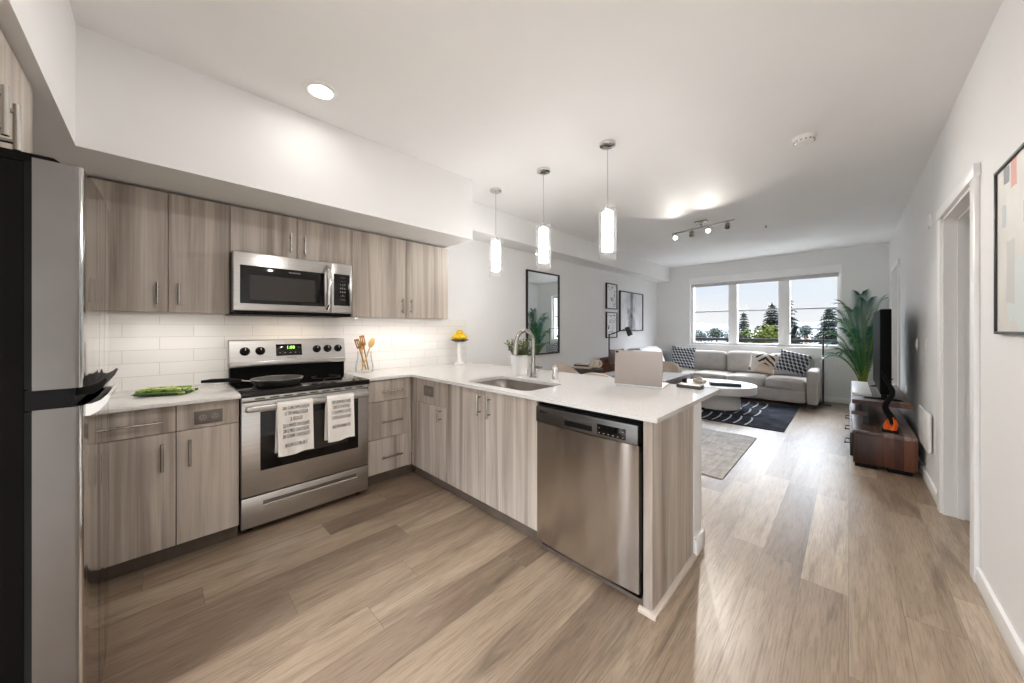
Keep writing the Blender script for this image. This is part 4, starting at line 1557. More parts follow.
# fruit stand and lemons
sc_ = Vector((-2.99, 2.255, ZW))
t = thing('fruit_stand', sc_, 'pedestal with white stem and dark shallow bowl by the wall', 'stand')
obj('pedestal', MB().lathe([(0, 0), (.058, 0), (.060, .010), (.036, .020), (.024, .05), (.022, .09), (.028, .14), (.022, .19), (.026, .225), (.05, .243), (0, .243)], sc_, 28), M['terra'], t)
obj('bowl', MB().lathe([(0, .243), (.055, .245), (.086, .258), (.096, .266), (.093, .268), (.08, .261), (.05, .252), (0, .251)], sc_, 32), M['bowl'], t)
for (x, y, z, r, lab) in ((-.034, -.024, .297, .038, 'large yellow lemon at left in the dark bowl'), (-.044, .034, .340, .034, 'topmost yellow lemon at the back of the dark bowl'), (.014, .040, .295, .036, 'yellow lemon at right in the dark bowl'), (.038, -.029, .290, .031, 'small yellow lemon at front of the dark bowl')):
    c = sc_ + Vector((x, y, z))
    o_ = MB().ball(c, r, (1, 1.15, .95), 18, 12).ball(c + Vector((0, r * 1.15, 0)), r * .24)
    obj('lemon', o_, M['lemon'], label=lab, cat='fruit', group='lemons in the dark bowl', at=c)

# potted herb
pc2 = Vector((-1.972, 2.105, ZW))
t = thing('potted_plant', pc2, 'leafy green plant in a white pot behind the sink', 'plant')
obj('pot', MB().lathe([(0, 0), (.060, 0), (.064, .004), (.071, .160), (.071, .165), (.064, .165), (.060, .140), (0, .138)], pc2, 40), M['terra'], t)
rnd = random.Random(4)
stems = MB()
lv = MB()
for i in range(60):
    a = rnd.random() * 6.28
    L = rnd.uniform(.09, .19)
    sp = rnd.uniform(.15, .9)
    d = Vector((math.cos(a) * sp, math.sin(a) * sp, 1)).normalized()
    p0 = pc2 + Vector((math.cos(a) * .03, math.sin(a) * .03, .135))
    p1 = p0 + d * L
    p1.z -= sp * .02
    stems.tube([p0, (p0 + p1) / 2 + Vector((0, 0, .012)), p1], .0018, 5)
    for j in range(9):
        f = .25 + j * .09
        c = p0.lerp(p1, f)
        b = rnd.random() * 6.28
        w = Vector((math.cos(b), math.sin(b), rnd.uniform(-.2, .6))).normalized()
        s_ = w.cross(d).normalized()
        l_ = rnd.uniform(.022, .038)
        vs = [lv.bm.verts.new(v) for v in (c, c + w * l_ * .5 + s_ * l_ * .28, c + w * l_, c + w * l_ * .5 - s_ * l_ * .28)]
        lv.bm.faces.new(vs)
obj('stems', stems, M['stem'], t)
obj('leaves', lv, M['herb'], t, smooth=False)
obj('soil', MB().lathe([(0, .139), (.060, .139), (.060, .136), (0, .136)], pc2, 24), plain('potting_soil', rgb(60, 46, 38), .9, var=.4, scale=80), t)

# beige laptop standing open, its lid towards the kitchen
t = thing('laptop', (-.99, 2.25, ZW), 'beige laptop standing open on the peninsula, lid towards kitchen', 'laptop')
TL = Matrix.Translation((-.992, 2.195, ZW)) @ Matrix.Rotation(math.radians(9.5), 4, 'Z')
TLL = TL @ Matrix.Translation((0, 0, .012)) @ Matrix.Rotation(math.radians(-4), 4, 'X')
lid = obj('lid', MB().box(-.152, .152, -.005, .004, 0, .225, .003, mat=TLL), M['rose'], t)
obj('screen', MB().box(-.143, .143, .0035, .0048, .014, .216, mat=TLL), M['blackglass'], lid)
obj('corner_mark', MB().ball((-.138, -.004, .214), .009, (1.2, .5, .7), mat=TLL), M['black'], lid, 'small dark clip at top corner')
bs = obj('keyboard_base', MB().box(-.152, .152, .0, .212, .0015, .013, .003, mat=TL), M['keys'], t)
kk = MB()
for r_ in range(5):
    for c_ in range(12):
        kk.box(-.128 + c_ * .0215, -.128 + c_ * .0215 + .018, .03 + r_ * .019, .03 + r_ * .019 + .015, .0125, .0145, mat=TL)
obj('keys', kk, plain('light_keys', rgb(200, 198, 196), .5), bs)
# dark phone case / notebook
t = thing('notebook', (-.735, 2.405, ZW), 'small charcoal notebook lying near the peninsula corner', 'notebook')
TN = Matrix.Translation((-.735, 2.405, ZW)) @ Matrix.Rotation(math.radians(-3), 4, 'Z')
obj('cover', MB().box(-.07, .07, -.042, .042, 0, .004, .0015, mat=TN).box(-.07, .07, -.042, .042, .019, .023, .0015, mat=TN).box(-.07, .07, -.0425, -.038, .001, .022, .001, mat=TN), M['charc'], t)
obj('pages', MB().box(-.066, .067, -.039, .039, .004, .019, mat=TN), plain('grey_pages', rgb(120, 116, 112), .8), t)

# ------------------------------------------------------------------ ceiling fittings
def downlight(x, y, lab, grp, power=None):
    t = thing('recessed_downlight', (x, y, ZC), lab, 'light', grp)
    obj('trim_ring', MB().lathe([(.060, -.006), (.070, -.010), (.088, -.006), (.092, 0), (.060, 0)], (x, y, ZC), 40), M['white'], t)
    obj('lens', MB().lathe([(0, -.005), (.062, -.005), (.062, -.001), (0, -.001)], (x, y, ZC), 40), M['lens'], t)
    area('downlight_lamp', (x, y, ZC - .014), power or LP['down'], .12, (1, .97, .94))


downlight(-2.157, .645, 'round recessed downlight in the ceiling by the kitchen soffit', 'kitchen downlights', LP['kitchen'])
downlight(-.80, .645, 'added fill downlight above the kitchen floor outside the frame', 'kitchen downlights', LP['run'])  # unseen lamp added to brighten the left cabinets and floor
downlight(-.45, -1.2, 'added fill downlight in the entry behind the viewpoint', 'kitchen downlights')  # unseen lamp added behind the viewpoint as fill
downlight(-.45, -2.3, 'added fill downlight at the far end of the entry', 'kitchen downlights')  # second unseen fill lamp, added deeper in the entry

for (x, lab) in ((-2.465, 'glass tube pendant farthest left, nearest the wall cabinets'), (-1.867, 'glass tube pendant in the middle of the three'), (-1.264, 'glass tube pendant farthest right, over the dishwasher end')):
    y = 2.295
    t = thing('pendant_light', (x, y, ZC), lab, 'pendant light', 'pendants over the peninsula')
    obj('canopy', MB().lathe([(0, -.026), (.040, -.026), (.056, -.020), (.060, -.008), (.060, 0), (0, 0)], (x, y, ZC), 36), M['chrome'], t)
    obj('cord', MB().cyl((x, y, ZC - .02), (x, y, 2.22), .0022, n=8), plain('grey_cord', rgb(170, 168, 166), .4), t)
    obj('stem', MB().cyl((x, y, 2.225), (x, y, 2.13), .005, n=12).cyl((x, y, 2.135), (x, y, 2.115), .02, n=20).box(x - .066, x + .066, y - .004, y + .004, 2.118, 2.124), M['chrome'], t)
    obj('inner_tube', MB().lathe([(0, 2.10), (.038, 2.10), (.038, 1.815), (.035, 1.815), (.035, 2.09), (0, 2.09)], (x, y, 0), 28), M['bulb'], t)
    obj('outer_glass', MB().lathe([(.064, 2.148), (.064, 1.755)], (x, y, 0), 40), M['pglass'], t)
    rg = MB()
    for k in range(4):
        z = 1.765 + k * .012
        rg.lathe([(.0605, z), (.0625, z + .002), (.0605, z + .004)], (x, y, 0), 32)
    obj('glass_ridge', rg, M['pglass'], t)

# smoke detector
c = (-.226, 3.20, ZC)
t = thing('smoke_detector', c, 'round white smoke detector on the ceiling near right wall', 'smoke detector')
obj('base_plate', MB().lathe([(0, 0), (.068, 0), (.068, -.010), (.060, -.014), (0, -.014)], c, 36), M['white'], t)
obj('cover', MB().lathe([(0, -.046), (.030, -.046), (.050, -.040), (.060, -.026), (.060, -.012), (0, -.012)], c, 36), M['white'], t)
mb = MB()
for k in range(14):
    a = k * 2 * PI / 14
    mb.box(.050, .0612, -.006, .006, -.034, -.028, mat=Matrix.Translation(c) @ Matrix.Rotation(a, 4, 'Z'))
obj('vents', mb, plain('grey_vent', rgb(150, 148, 145), .6), t)
# sprinkler
c = (-.774, 5.54, ZC)
t = thing('fire_sprinkler', c, 'small sprinkler head on ceiling beyond the track light', 'sprinkler')
obj('escutcheon', MB().lathe([(0, -.004), (.024, -.004), (.030, 0), (0, 0)], c, 24), M['white'], t)
obj('head', MB().cyl((c[0], c[1], ZC - .004), (c[0], c[1], ZC - .03), .007).cyl((c[0], c[1], ZC - .03), (c[0], c[1], ZC - .032), .016), M['nickel'], t)

# track light
zb = 2.525
pa, pb = Vector((-1.70, 4.83, zb)), Vector((-.955, 4.70, zb))
t = thing('track_light', (-1.33, 4.77, ZC), 'ceiling bar light with four small spot heads in living room', 'ceiling light')
mid = (pa + pb) / 2
obj('canopy', MB().box(mid.x - .07, mid.x + .07, mid.y - .035, mid.y + .035, ZC - .03, ZC, .006).cyl((mid.x, mid.y, zb), (mid.x, mid.y, ZC - .02), .008), M['nickel'], t)
obj('bar', MB().cyl(pa, pb, .009, n=12), M['nickel'], t)
for i, f in enumerate((.06, .34, .61, .90)):
    p_ = pa.lerp(pb, f)
    lit = i in (0, 2)
    aim = Vector((.20, -.82, -.56)).normalized() if lit else Vector((-.2, .75, -.5)).normalized()
    c0 = p_ + Vector((0, 0, -.052))
    hd = obj('spot_head', MB().cyl(p_, c0, .005, n=8).cyl(c0 - aim * .028, c0 + aim * .030, .024, .030, 20), M['nickel'], t)
    obj('spot_lens', MB().cyl(c0 + aim * .0302, c0 + aim * .032, .026, n=20), M['lens'] if lit else M['blackglass'], hd)
    if not lit:
        continue
    q = aim.to_track_quat('-Z', 'Y').to_euler()
    area('spot_lamp', c0 + aim * .036, LP['track'], .05, (1, .95, .88), q, spread=1.95)

# ------------------------------------------------------------------ pictures, mirror
def framed(name, lab, cat, y0, y1, z0, z1, x, nx, art, fw=.018, dp=.028, grp=None, fmat=None):
    t = thing(name, (x, (y0 + y1) / 2, (z0 + z1) / 2), lab, cat, grp)
    mb = MB()
    a, b = sorted((x, x + nx * dp))
    mb.box(a, b, y0, y0 + fw, z0, z1, .002).box(a, b, y1 - fw, y1, z0, z1, .002)
    mb.box(a, b, y0 + fw, y1 - fw, z0, z0 + fw, .002).box(a, b, y0 + fw, y1 - fw, z1 - fw, z1, .002)
    obj('frame', mb, fmat or M['blackmetal'], t)
    a, b = sorted((x + nx * .002, x + nx * dp * .55))
    obj('picture' if cat != 'mirror' else 'mirror_glass', MB().box(a, b, y0 + fw, y1 - fw, z0 + fw, z1 - fw), art, t)
    return t


framed('wall_mirror', 'tall black-framed mirror on the left wall behind the faucet', 'mirror', 3.500, 4.240, .880, 2.06, XL, 1, M['mirror'], .020, .030)


def line_art(seed):
    t = MT('line_drawing_print')
    u, v = coords2(t, 1, 1, ('Y', 'Z'))
    n = t.n('TexNoise')
    n.inputs['Scale'].default_value = 5.0
    n.inputs['Detail'].default_value = 1.5
    n.inputs['Distortion'].default_value = 1.2
    t.l(t.mapping(t.ocoord(), (1, 1, 1), (seed, seed * 2, 0)), n.inputs['Vector'])
    k = t.math('LESS_THAN', t.math('ABSOLUTE', t.math('SUBTRACT', n.outputs['Fac'], .5)), .016)
    inb = t.math('MULTIPLY', t.math('LESS_THAN', t.math('ABSOLUTE', u), .14), t.math('LESS_THAN', t.math('ABSOLUTE', v), .19))
    t.l(t.mix(t.math('MULTIPLY', k, inb), rgb(226, 226, 228), rgb(44, 44, 48)), t.b.inputs['Base Color'])
    t.set(rough=.3)
    return t.m


framed('framed_print', 'upper of two narrow black-framed line drawings on left wall', 'picture', 5.66, 6.06, 1.612, 2.085, XL, 1, line_art(1.3), .016, .03, 'pair of line drawings')
framed('framed_print', 'lower of two narrow black-framed line drawings on left wall', 'picture', 5.66, 6.06, 1.080, 1.556, XL, 1, line_art(4.7), .016, .03, 'pair of line drawings')


def abstract_bw():
    t = MT('grey_abstract_print')
    u, v = coords2(t, 1, 1, ('Y', 'Z'))
    n = t.noise(t.mapping(t.ocoord(), (1, 2.2, 1.3)), 2.2, 5, .6, .8)
    stripe = t.math('SUBTRACT', 1.0, t.math('MULTIPLY', t.math('ABSOLUTE', t.math('ADD', u, .02)), 3.6))
    low = t.math('MULTIPLY', t.math('SUBTRACT', -.08, v), 1.3)
    val = t.math('ADD', t.math('MULTIPLY', n, .8), t.math('MULTIPLY', t.math('MAXIMUM', t.math('MAXIMUM', stripe, low), 0.0), .35))
    t.l(t.ramp(val, [(.38, rgb(232, 232, 234)), (.56, rgb(214, 214, 218)), (.66, rgb(160, 162, 168)), (.82, rgb(92, 96, 104))]), t.b.inputs['Base Color'])
    t.set(rough=.25)
    return t.m


framed('framed_art', 'large square black-framed grey abstract on left wall', 'picture', 6.17, 7.20, 1.205, 1.985, XL, 1, abstract_bw(), .02, .035)


def abstract_col():
    t = MT('pastel_abstract_canvas')
    u, v = coords2(t, 1, 1, ('Y', 'Z'))
    n = t.noise(t.ocoord(), 5, 3)
    def patch(cu, cv, hu, hv, wob=.05):
        a = t.math('LESS_THAN', t.math('ABSOLUTE', t.math('ADD', t.math('SUBTRACT', u, cu), t.math('MULTIPLY', t.math('SUBTRACT', n, .5), wob))), hu)
        b = t.math('LESS_THAN', t.math('ABSOLUTE', t.math('ADD', t.math('SUBTRACT', v, cv), t.math('MULTIPLY', t.math('SUBTRACT', n, .5), wob * 1.6))), hv)
        return t.math('MULTIPLY', a, b)
    base = t.ramp(n, [(.3, rgb(206, 202, 196)), (.7, rgb(222, 218, 212))])
    c = t.mix(patch(-.06, -.20, .36, .13, .22), base, rgb(206, 214, 213))
    c = t.mix(patch(.295, -.10, .05, .13), c, rgb(198, 196, 193))
    c = t.mix(patch(.375, .135, .025, .045, .03), c, rgb(180, 188, 194))
    c = t.mix(patch(.345, .295, .034, .032, .03), c, rgb(124, 124, 128))
    c = t.mix(patch(.26, .282, .034, .055, .04), c, rgb(212, 142, 128))
    c = t.mix(patch(.14, .115, .03, .04, .05), c, rgb(222, 178, 166))
    c = t.mix(patch(-.1, .2, .09, .08, .05), c, rgb(190, 200, 204))
    t.l(c, t.b.inputs['Base Color'])
    t.set(rough=.55)
    return t.m


framed('framed_art', 'black-framed pastel abstract at the right edge of the picture', 'picture', 1.532, 2.472, 1.224, 1.902, XR, -1, abstract_col(), .011, .018)

# wall heater panel and door chime
t = thing('wall_heater', (XR, 4.36, .42), 'white panel heater low on the right wall past the doorway', 'heater')
obj('panel', MB().box(XR - .032, XR - .008, 4.06, 4.55, .30, .60, .012), M['white'], t)
obj('bracket', MB().box(XR - .010, XR, 4.2, 4.26, .36, .54).box(XR - .010, XR, 4.46, 4.52, .36, .54), M['white'], t)
t = thing('door_chime', (XR, 4.19, 2.08), 'small white chime box high on right wall beside doorway', 'chime')
obj('cover', MB().box(XR - .014, XR, 4.14, 4.24, 2.03, 2.13, .004), M['white'], t)
obj('grille', MB().box(XR - .0155, XR - .013, 4.155, 4.225, 2.045, 2.06).box(XR - .0155, XR - .013, 4.155, 4.225, 2.07, 2.085), M['white'], t)

# ------------------------------------------------------------------ living room: rugs
obj('area_rug', MB().box(-2.15, -.555, 5.24, 7.05, 0, .012, .004), M['rugd'], label='large dark navy rug with pale strokes under the coffee table', cat='rug', at=(-1.6, 6.2, 0))
obj('area_rug', MB().box(-2.06, -.745, 3.25, 4.75, 0, .010, .004), M['rugg'], label='worn grey rug behind the peninsula', cat='rug', at=(-1.6, 4.0, 0))

# sectional sofa
SF = 7.06   # front of window run
SBK = 7.95
t = thing('sectional_sofa', (-1.7, 7.5, 0), 'grey upholstered L-shaped sectional sofa under the window', 'sofa')
obj('base', MB().soft(-1.76, (SF + SBK) / 2 - .005, .17, 2.55, SBK - SF - .02, .22, .03, N=6).soft(-2.64, 6.66, .17, .96, 1.10, .22, .03, N=6), M['sofa'], t)
obj('arm', MB().soft(-.405, (SF + SBK) / 2, .325, .135, SBK - SF, .52, .03, (.006, 0, .006)), M['sofa'], t)
obj('arm', MB().soft(-2.64, 6.10, .325, .96, .14, .52, .03, (0, .006, .006)), M['sofa'], t)
obj('back_frame', MB().soft(-1.75, SBK - .09, .42, 2.66, .18, .70, .05).soft(-3.05, 7.0, .42, .18, 1.85, .70, .05), M['sofa'], t)
sx = [(-2.12, -1.555), (-1.55, -1.015), (-1.01, -.478)]
for (a, b) in sx:
    obj('seat_cushion', MB().soft((a + b) / 2, SF + .36, .345, b - a - .006, .75, .165, .045, (.004, .006, .016)), M['sofa'], t)
obj('seat_cushion', MB().soft(-2.585, 7.45, .345, .90, .78, .165, .045, (.004, .006, .014)), M['sofa'], t)
obj('seat_cushion', MB().soft(-2.585, 6.61, .345, .90, .87, .165, .045, (.004, .006, .014)), M['sofa'], t)
for (a, b, dz) in ((-2.35, -1.69, 0), (-1.685, -1.04, .012), (-1.035, -.48, .0)):
    obj('back_cushion', MB().soft((a + b) / 2, SF + .66, .605 + dz / 2, b - a - .008, .22, .40 + dz, .07, (.006, .03, .012), rot=(-.16, 0, 0)), M['sofa'], t)
obj('back_cushion', MB().soft(-2.87, 6.9, .605, .22, .62, .40, .07, (.03, .006, .012), rot=(0, -.16, 0)), M['sofa'], t)
for (x, y) in ((-.42, SF + .07), (-.42, SBK - .08), (-1.7, SF + .08), (-2.24, 6.11), (-3.04, 6.11), (-3.05, SBK - .08)):
    obj('foot', MB().box(x - .045, x + .045, y - .045, y + .045, 0 if y > 7.3 else .0, .065, .004), M['blackmetal'], t)


def throw_pillow(name, lab, c, w, h, th, rz, rx, ry, mat, grp=None):
    o = obj(name, MB().pillow(w, h, th, Matrix.Identity(4)), mat, label=lab, cat='pillow', group=grp)
    o.location = c
    o.rotation_euler = (rx, ry, rz)
    return o


throw_pillow('throw_pillow', 'square lozenge-patterned pillow in the left corner of the sofa', (-2.40, 7.41, .674), .44, .44, .16, .18, -.26, .06, M['loz'], 'throw pillows on the sectional')
throw_pillow('throw_pillow', 'lozenge-patterned pillow leaning on the right sofa arm', (-.66, 7.31, .690), .44, .38, .17, -.22, -.36, .20, M['loz'], 'throw pillows on the sectional')
throw_pillow('throw_pillow', 'beige pillow with dark zebra stripes beside right patterned pillow', (-1.08, 7.35, .652), .38, .37, .14, .12, -.36, .12, M['zebra'], 'throw pillows on the sectional')
throw_pillow('throw_pillow', 'plain blue-grey pillow left of the lozenge-patterned corner pillow', (-2.785, 7.50, .640), .34, .36, .14, .25, -.22, 0, M['greypil'], 'throw pillows on the sectional')
# white throw over the left run
mb = MB()
rnd = random.Random(12)
N1, N2 = 26, 22
rows = []
prof = [(-2.42, .462), (-2.60, .466), (-2.655, .54), (-2.685, .66), (-2.735, .80), (-2.82, .868), (-2.96, .872), (-3.05, .85), (-3.085, .815)]
for i, (x, z) in enumerate(prof):
    rows.append([mb.bm.verts.new((x + .010 * abs(math.sin(k * .9 + i * .4)), 6.30 + .84 * k / N2 + .012 * math.sin(i * 1.3), z + .012 * abs(math.sin(k * .75 + i)) + .012 * abs(math.sin(k * .21)))) for k in range(N2 + 1)])
for i in range(len(prof) - 1):
    for k in range(N2):
        mb.bm.faces.new((rows[i][k], rows[i][k + 1], rows[i + 1][k + 1], rows[i + 1][k]))
bmesh.ops.recalc_face_normals(mb.bm, faces=mb.bm.faces)
bmesh.ops.solidify(mb.bm, geom=mb.bm.faces[:], thickness=.012)
obj('throw_blanket', mb, M['whitefab'], label='white throw blanket draped over the left run of the sofa', cat='blanket', at=(-2.85, 6.8, .7), ang=70)

# coffee table
cc = Vector((-1.48, 6.21, .012))
t = thing('coffee_table', cc, 'round white pedestal coffee table on the dark rug', 'table')
obj('pedestal', MB().lathe([(0, 0), (.285, 0), (.292, .008), (.292, .26), (0, .26)], cc, 64), M['plaster'], t)
obj('tabletop', MB().lathe([(0, .255), (.498, .255), (.504, .260), (.504, .364), (.499, .370), (0, .370)], cc, 80), M['plaster'], t)
zt = .3825
bt = thing('coffee_table_book', (-1.36, 6.06, zt), 'large dark-covered book lying flat on the round coffee table', 'book')
TB = Matrix.Translation((-1.37, 6.08, zt)) @ Matrix.Rotation(math.radians(20), 4, 'Z')
obj('cover', MB().box(-.20, .20, -.15, .15, 0, .006, .002, mat=TB).box(-.20, .20, -.15, .15, .046, .052, .002, mat=TB).box(-.20, .20, -.151, -.144, .002, .05, .001, mat=TB), M['bookd'], bt)
obj('pages', MB().box(-.194, .194, -.144, .145, .006, .046, mat=TB), M['page'], bt)
t = thing('stone_ornament', (-1.70, 6.02, zt), 'pale rough stone ornament on the round coffee table', 'ornament')
mb = MB()
rnd = random.Random(9)
for k in range(6):
    a = k * 1.05
    mb.ball((-1.70 + .055 * math.cos(a), 6.02 + .055 * math.sin(a), zt + .035), .05, (1, .8, .68), 14, 8)
mb.ball((-1.70, 6.02, zt + .06), .05, (1, 1, .8), 14, 8)
obj('stone', mb, M['shell'], t)

# floor lamps
def floor_lamp(x, y, zp, head, lab, basedir):
    t = thing('floor_lamp', (x, y, 0), lab, 'floor lamp', 'black pharmacy floor lamps')
    obj('base', MB().box(x - .10, x + .10, y - .10, y + .10, 0, .018, .004), M['blackmetal'], t)
    obj('pole', MB().cyl((x, y, .015), (x, y, zp), .0115, n=12), M['blackmetal'], t)
    h = Vector(head)
    obj('arm', MB().cyl((x, y, zp), h, .008, n=10).ball((x, y, zp), .014), M['blackmetal'], t)
    d = Vector((basedir[0], basedir[1], -.9)).normalized()
    obj('lamp_shade', MB().cyl(h - d * .02, h + d * .125, .036, .042, 20), M['blackmetal'], t)
    return t


floor_lamp(-.300, 7.62, 1.25, (-.660, 7.62, 1.262), 'black floor lamp at the right end of the sofa', (-.25, -.1))
floor_lamp(-2.83, 5.19, 1.149, (-2.55, 5.27, 1.256), 'black floor lamp by the left wall near the hung pictures', (.35, .1))

# ------------------------------------------------------------------ dining corner behind the peninsula
t = thing('dining_table', (-1.9, 3.82, 0), 'grey wood dining table on the worn grey rug', 'table')
obj('tabletop', MB().box(-2.02, -1.285, 3.45, 4.20, .700, .738, .004), M['tabletop'], t)
obj('apron', MB().box(-1.96, -1.345, 3.51, 4.14, .63, .70), M['tabletop'], t)
for (x, y) in ((-1.97, 3.50), (-1.335, 3.50), (-1.97, 4.15), (-1.335, 4.15)):
    obj('leg', MB().box(x - .028, x + .028, y - .028, y + .028, .010, .70, .003), M['blackmetal'], t)


def dining_chair():
    t = thing('dining_chair', (0, 0, 0), 'x', 'chair', 'beige chairs at the dining table')
    # shell: seat and curved wrap back (back towards -Y)
    obj('seat', MB().soft(0, 0, .445, .46, .46, .09, .04, (0, 0, .012)), M['bouc'], t)
    mb = MB()
    bm = mb.bm
    NU, NV = 20, 9
    for off, fl in ((0, 1),):
        rows = []
        for j in range(NV + 1):
            v = j / NV
            row = []
            for i in range(NU + 1):
                u = i / NU * 2 - 1
                a = u * 1.45
                top = .80 - .20 * abs(u) ** 2.4
                z = .44 + (top - .44) * v
                r = .235 + .03 * v
                row.append(bm.verts.new((r * math.sin(a), -.02 - r * math.cos(a) * .98, z)))
            rows.append(row)
        for j in range(NV):
            for i in range(NU):
                bm.faces.new((rows[j][i], rows[j][i + 1], rows[j + 1][i + 1], rows[j + 1][i]))
    bmesh.ops.recalc_face_normals(bm, faces=bm.faces)
    bmesh.ops.solidify(bm, geom=bm.faces[:], thickness=.035)
    obj('backrest', mb, M['bouc'], t, ang=70)
    for (x, y) in ((-.18, -.17), (.18, -.17), (-.18, .17), (.18, .17)):
        obj('leg', MB().cyl((x, y, .41), (x * 1.25, y * 1.25, .0), .016, .010, 12), M['blackmetal'], t)
    return t


c0 = dining_chair()
for i, (x, y, rz, lab) in enumerate(((-2.36, 3.52, -PI / 2, 'beige round-backed chair left of its twin, near the mirror'), (-1.78, 3.24, .0, 'beige round-backed chair just left of the beige laptop'), (-1.74, 4.46, PI, 'beige round-backed chair on the far side of the dining table'))):
    c = c0 if i == 0 else copy_tree(c0)
    c.location = (x, y, 0 if i == 0 else .0112)
    c.rotation_euler = (0, 0, rz)
    c['label'] = lab

# side table with books, tray and knot ornament by the left wall
sc2 = Vector((-2.875, 4.58, 0))
t = thing('side_table', sc2, 'dark woven side table by the left wall with books on it', 'table')
obj('tabletop', MB().lathe([(0, .60), (.235, .60), (.245, .612), (.245, .635), (.235, .645), (0, .645)], sc2, 40), M['wicker'], t)
obj('drum', MB().lathe([(.18, .02), (.21, .10), (.18, .32), (.21, .52), (.225, .602), (.215, .602), (.20, .5), (.17, .32), (.20, .1), (.17, .02), (.18, .02)], sc2, 40), M['wicker'], t)
obj('foot', MB().lathe([(0, 0), (.19, 0), (.19, .022), (0, .022)], sc2, 40), M['blackmetal'], t)
zs = .6455
for i, (w, h_, th_, rot, lab, mt) in enumerate(((.26, .19, .028, .3, 'wide book at the bottom of the stack on side table', M['page']), (.23, .17, .024, .1, 'dark book in the middle of the side table stack', M['charc']), (.20, .15, .022, .45, 'pale book on top of the side table stack', M['shell']))):
    b = thing('book', (sc2.x - .06, sc2.y, zs), lab, 'book', 'books on the side table')
    TB = Matrix.Translation((sc2.x - .06, sc2.y, zs)) @ Matrix.Rotation(rot, 4, 'Z')
    obj('cover', MB().box(-w / 2, w / 2, -h_ / 2, h_ / 2, 0, .003, mat=TB).box(-w / 2, w / 2, -h_ / 2, h_ / 2, th_ - .003, th_, mat=TB).box(-w / 2, w / 2, -h_ / 2 - .001, -h_ / 2 + .003, 0, th_, mat=TB), mt, b)
    obj('pages', MB().box(-w / 2 + .004, w / 2 - .004, -h_ / 2 + .002, h_ / 2 - .004, .003, th_ - .003, mat=TB), M['page'], b)
    zs += th_ + .0004
t = thing('knot_ornament', (sc2.x + .13, sc2.y + .02, .6455), 'grey knotted chain ornament beside the books on side table', 'ornament')
for k in range(4):
    cx_, cz_ = sc2.x + .09 + .035 * k, .6455 + .062 + .012 * (k % 2)
    pts = [(cx_ + .045 * math.cos(a_ * PI / 10) * (1 if k % 2 else .4), sc2.y + .02 + .045 * math.sin(a_ * PI / 10) * (.3 if k % 2 else 1), cz_ + .045 * math.sin(a_ * PI / 10) * (1 if k % 2 else .6)) for a_ in range(21)]
    obj('link', MB().tube(pts, .014, 10, caps=False), M['shell'], t)
t = thing('armchair', (-2.79, 5.675, 0), 'low brown leather armchair by the left wall beneath the floor lamp', 'chair')
AX, AY = -2.79, 5.675
obj('seat', MB().soft(AX + .02, AY, .36, .60, .50, .20, .05, (0, 0, .02)), M['leather'], t)
obj('backrest', MB().soft(AX - .27, AY, .44, .12, .58, .60, .05, (0, 0, .01), rot=(0, -.12, 0)), M['leather'], t)
for sgn in (-1, 1):
    obj('arm', MB().soft(AX, AY + sgn * .29, .48, .58, .09, .34, .04, (0, 0, .01)), M['leather'], t)
for (x, y) in ((-.24, -.24), (.24, -.24), (-.24, .24), (.24, .24)):
    obj('leg', MB().cyl((AX + x, AY + y, .28), (AX + x * 1.1, AY + y * 1.1, 0), .018, .012, 10), M['bark'], t)
throw_pillow('throw_pillow', 'taupe pillow standing on the brown leather armchair', (AX - .12, AY - .02, .690), .42, .42, .15, PI / 2 - .2, -.2, 0, M['taupe'])

# ------------------------------------------------------------------ media console
t = thing('media_console', (.22, 5.4, 0), 'reclaimed wood media console with raised shelf along the right wall', 'console')
CX0, CX1, CY0, CY1 = .030, .415, 4.42, 6.35
obj('end_panel', MB().box(CX0, CX1, CY0, CY0 + .04, .035, .300, .004), M['walz'], t)
obj('end_panel', MB().box(CX0, CX1, CY1 - .04, CY1, .035, .300, .004), M['walz'], t)
obj('top_board', MB().box(CX0 - .006, CX1, CY0 - .002, CY1, .296, .328, .004), M['waly'], t)
obj('bottom_board', MB().box(CX0, CX1, CY0 + .04, CY1 - .04, .035, .07), M['waly'], t)
obj('back_board', MB().box(CX1 - .02, CX1, CY0 + .04, CY1 - .04, .06, .30), M['blackmetal'], t)
for k in range(3):
    y0, y1 = CY0 + .045 + k * .612, CY0 + .045 + k * .612 + .605
    dwr = obj('drawer', MB().box(CX0 - .022, CX0, y0, y1, .075, .285, .003), M['blackmetal'], t)
    obj('drawer_pull', MB().box(CX0 - .060, CX0 - .050, (y0 + y1) / 2 - .26, (y0 + y1) / 2 - .06, .172, .188, .002).box(CX0 - .052, CX0 - .02, (y0 + y1) / 2 - .25, (y0 + y1) / 2 - .24, .175, .185).box(CX0 - .052, CX0 - .02, (y0 + y1) / 2 - .08, (y0 + y1) / 2 - .07, .175, .185), M['blackmetal'], dwr)
for (x, y) in ((CX0 + .09, CY0 + .06), (CX1 - .09, CY0 + .06), (CX0 + .09, CY1 - .06), (CX1 - .09, CY1 - .06)):
    obj('foot', MB().box(x - .08, x + .06, y - .05, y + .05, 0, .036), M['black'], t)
RZ = .565
obj('riser_board', MB().box(CX0 - .008, CX1, 4.70, 6.30, RZ - .042, RZ, .004), M['waly'], t)
obj('riser_edge', MB().box(CX0 - .006, CX1 - .002, 4.694, 4.702, RZ - .040, RZ - .002), M['walz'], t)
obj('middle_shelf', MB().box(CX0 - .012, CX0 + .10, 4.72, 6.28, .415, .450, .003), M['waly'], t)
for y in (4.76, 6.2):
    obj('riser_leg', MB().box(CX0 + .065, CX0 + .105, y, y + .05, .326, RZ - .04), M['blackmetal'], t)

